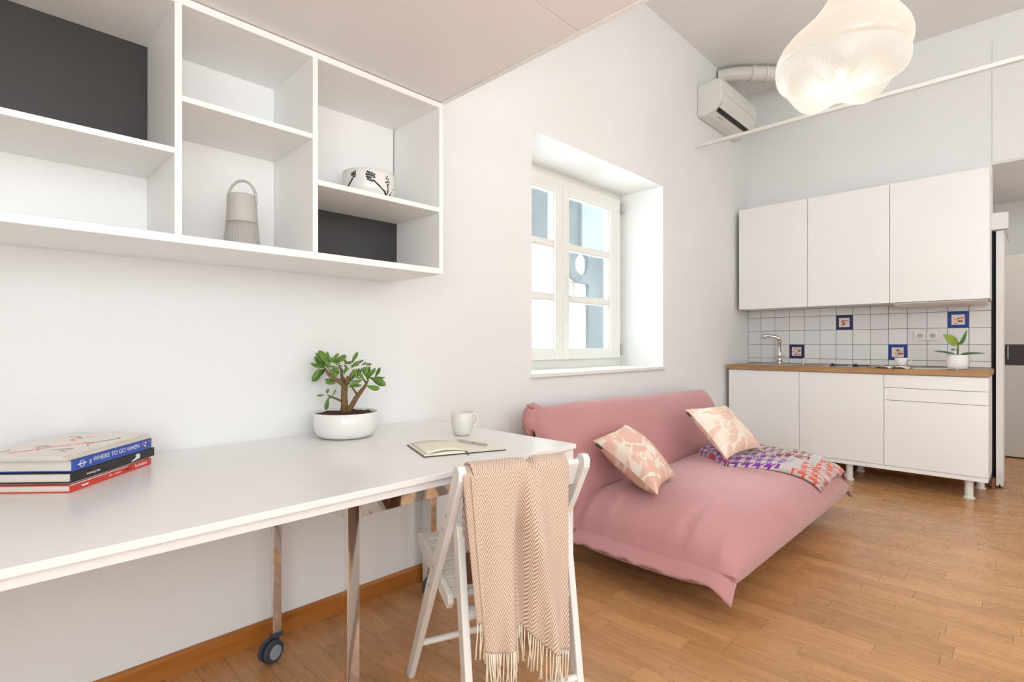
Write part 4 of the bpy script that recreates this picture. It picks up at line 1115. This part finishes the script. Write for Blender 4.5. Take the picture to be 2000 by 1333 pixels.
k_ = book('black-spined book between the red and blue ones', 0.0, .320, .245, .0225, .0475, 'blackbook', tc=.003)
obj('thin_insert', bslab(0.01, .29, .004, .24, .0187, .0222), 'pages', k_)
spine_text('nomografia', .008, .050, .0295, 'ink_w', k_, .046)
pts = [(.215, .026), (.222, .030), (.232, .0325), (.237, .037), (.234, .041), (.240, .0435), (.247, .0435), (.252, .040), (.254, .034), (.250, .029), (.243, .0285), (.236, .0275), (.226, .0265)]
m = MB(); n = len(pts); m.v = [tuple(bp(a, yb, zz)) for yb in (-.0028, -.0020) for a, zz in pts]; m.f = [tuple(range(n)), tuple(reversed(range(n, 2*n)))]+[(i, (i+1) % n, (i+1) % n+n, i+n) for i in range(n)]
obj('white_figure', m, 'ink_w', k_)
u_ = book('thick blue book with large white spine title', .004, .306, .24, .0485, .0780, 'bluebook')
spine_text('WHERE TO GO WHEN', .0165, .072, .0560, 'ink_w', u_, .178)
m = MB()
for i in range(24):
    pass
ring = [bp(.035+.0075*math.cos(2*math.pi*i/24), -.0030, .0628+.0075*math.sin(2*math.pi*i/24)) for i in range(25)]
obj('round_emblem', MB().tube(ring, .0008, 6).tube([bp(.022, -.0030, .0622), bp(.048, -.0030, .0634)], .0015, 6), 'ink_w', u_)
for i in range(3): obj('small_print', bslab(.060, .0665, -.0030, -.0020, .0565+i*.004, .0585+i*.004), 'ink_w', u_)
for i, (a, zz, mt) in enumerate(((.262, .066, 'ink_r'), (.272, .060, 'ink_w'), (.268, .070, 'ink_r'), (.284, .066, 'blackbook'), (.291, .070, 'ink_r'), (.276, .068, 'ink_w'))): obj('spine_motif', bslab(a, a+.006, -.0030, -.0020, zz-.002, zz+.0025), mt, u_)
for i in range(4):
    z0 = .0790+i*.0031
    t = thing('magazine', ['cream magazine lowest on the blue book', 'cream magazine second above the blue book', 'cream magazine under the topmost one', 'cream illustrated magazine on top of the book pile'][i], 'magazine', tuple(bp(.15, .1, z0)), 'magazines on the books')
    a0 = -.012-.003*i; a1 = .300+[.0, .003, -.001, .006][i]
    obj('pages', bslab(a0, a1, .002*i-.004, .235, z0, z0+.0024), 'pages', t)
    obj('cover', bslab(a0-.001, a1+.001, .002*i-.005, .236, z0+.0025, z0+.0030), 'magcover', t)
zt = .0790+3*.0031+.0031
def ink(pts, r, mat): obj('printed_drawing', MB().tube([bp(a, b_, zt) for a, b_ in pts], r, 5), mat, t)
ink([(.02, .16), (.05, .14), (.10, .12), (.15, .08), (.16, .05), (.14, .06), (.17, .09)], .0013, 'ink_r')
ink([(.10, .03), (.14, .06), (.18, .05), (.22, .03), (.24, .05)], .0012, 'ink_b')
ink([(-.02, .20), (.02, .19), (.06, .19)], .0012, 'ink_b')
ink([(.03, .03), (.05, .06), (.08, .05), (.06, .09)], .0006, 'ink_k')
ink([(.06, .12), (.09, .15), (.12, .14), (.11, .17)], .0006, 'ink_k')
ink([(.18, .12), (.20, .15), (.23, .14), (.25, .17)], .0012, 'ink_r')
for a, b_, body in ((.245, .195, 'NOV'), (.245, .145, 'ELU')):
    place_text(body, .016, bp(a, b_, zt), -B2, B1, 'ink_r' if body == 'ELU' else 'ink_k', t)

# ------------------------------------------------------------------ things on the shelves
sc_ = Vector((.605, 1.80, 1.4035))
sp = thing('portable_speaker', 'light grey lantern-shaped speaker on the bottom shelf', 'speaker', tuple(sc_))
z = sc_.z; cc = (sc_.x, sc_.y)
obj('grille', MB().lathe([(0, z+.0004), (.050, z+.0004), (.0535, z+.004), (.0520, z+.018), (.0485, z+.062), (.046, z+.086), (0, z+.086)], cc, 40), 'speak2', sp, smooth=True)
m = MB()
for i in range(40):
    a = 2*math.pi*i/40; m.tube([(cc[0]+.0525*math.cos(a), cc[1]+.0525*math.sin(a), z+.016), (cc[0]+.0468*math.cos(a), cc[1]+.0468*math.sin(a), z+.080)], .0010, 5)
obj('grille_rib', m, 'speak1', sp, kind='stuff')
obj('base_ring', MB().lathe([(0, z+.0002), (.052, z+.0002), (.0545, z+.005), (.054, z+.010), (0, z+.010)], cc, 40), 'speak1', sp, smooth=True)
obj('body', MB().lathe([(0, z+.086), (.0465, z+.086), (.0462, z+.088), (.0425, z+.150), (.0415, z+.170), (.0395, z+.174), (0, z+.174)], cc, 40), 'speak1', sp, smooth=True)
hp = [sc_+rv*(.0455*math.cos(a))+Vector((0, 0, .160+.062*math.sin(a))) for a in [math.pi*i/20 for i in range(21)]]
hp = [hp[0]-Vector((0, 0, .012))]+hp+[hp[-1]-Vector((0, 0, .012))]
obj('handle', MB().tube(hp, .0042, 10), 'speak1', sp, smooth=True)

bc_ = (1.075, 1.825); z = 1.6432
bw = thing('shelf_bowl', 'white bowl with black berry-branch decoration on the upper shelf', 'bowl', (bc_[0], bc_[1], z))
BR = lambda zz: .062+.036*min(1, max(0, (zz)/.045))**.55
profb = [(0, z+.0003), (.050, z+.0003)]+[(BR(h), z+h) for h in (.006, .015, .03, .045, .07, .095, .112)]+[(.092, z+.114), (.091, z+.11), (.088, z+.05), (.05, z+.012), (0, z+.012)]
obj('body', MB().lathe(profb, bc_, 48), 'ceramic', bw, smooth=True)
def onbowl(a, h, off=.0006):
    r = BR(h)+off; t = math.radians(a); return Vector((bc_[0]+r*math.cos(t), bc_[1]+r*math.sin(t), z+h))
# facing direction towards the camera
fa = math.degrees(math.atan2(-bc_[1], -bc_[0]))
def dot(m, a, h, rad=.0042):
    p = onbowl(fa+a, h); nrm = Vector((p.x-bc_[0], p.y-bc_[1], 0)).normalized(); m.tube([p-nrm*.0006, p+nrm*.0005], rad, 10)
m = MB()
for da, dh in ((-6, 0), (-2, -.002), (3, -.004), (8, -.008), (-8, -.009), (-4, -.010), (0, -.011), (4, -.013), (8, -.018), (-7, -.018), (-3, -.020), (1, -.021), (-5, -.027), (-1, -.030), (3, -.032)): dot(m, 3+da, .096+dh)
for da, dh in ((4, 0), (0, -.003), (-4, -.006), (4, -.008), (0, -.010), (-4, -.013), (3.5, -.016), (0, -.019)): dot(m, -34+da, .097+dh, .0036)
for da, dh in ((0, 0), (-2, -.008), (4, -.008), (6, -.017), (1, -.018), (-3, -.022), (5, -.026), (1, -.030)): dot(m, 42+da, .090+dh, .0032)
obj('berry_dot', m, 'ink_k', bw, kind='stuff')
def stroke(pts, w):
    obj('painted_stem', MB().tube([onbowl(fa+a, h, -.0002) for a, h in pts], w, 6), 'ink_k', bw)
stroke([(8, .068), (22, .050), (38, .034), (46, .022), (50, .008)], .0034)
stroke([(44, .058), (46, .040), (47, .02), (49, .006)], .0028)
stroke([(-36, .074), (-42, .060), (-50, .045), (-58, .030)], .0030)
stroke([(62, .052), (58, .03), (56, .008)], .0022)
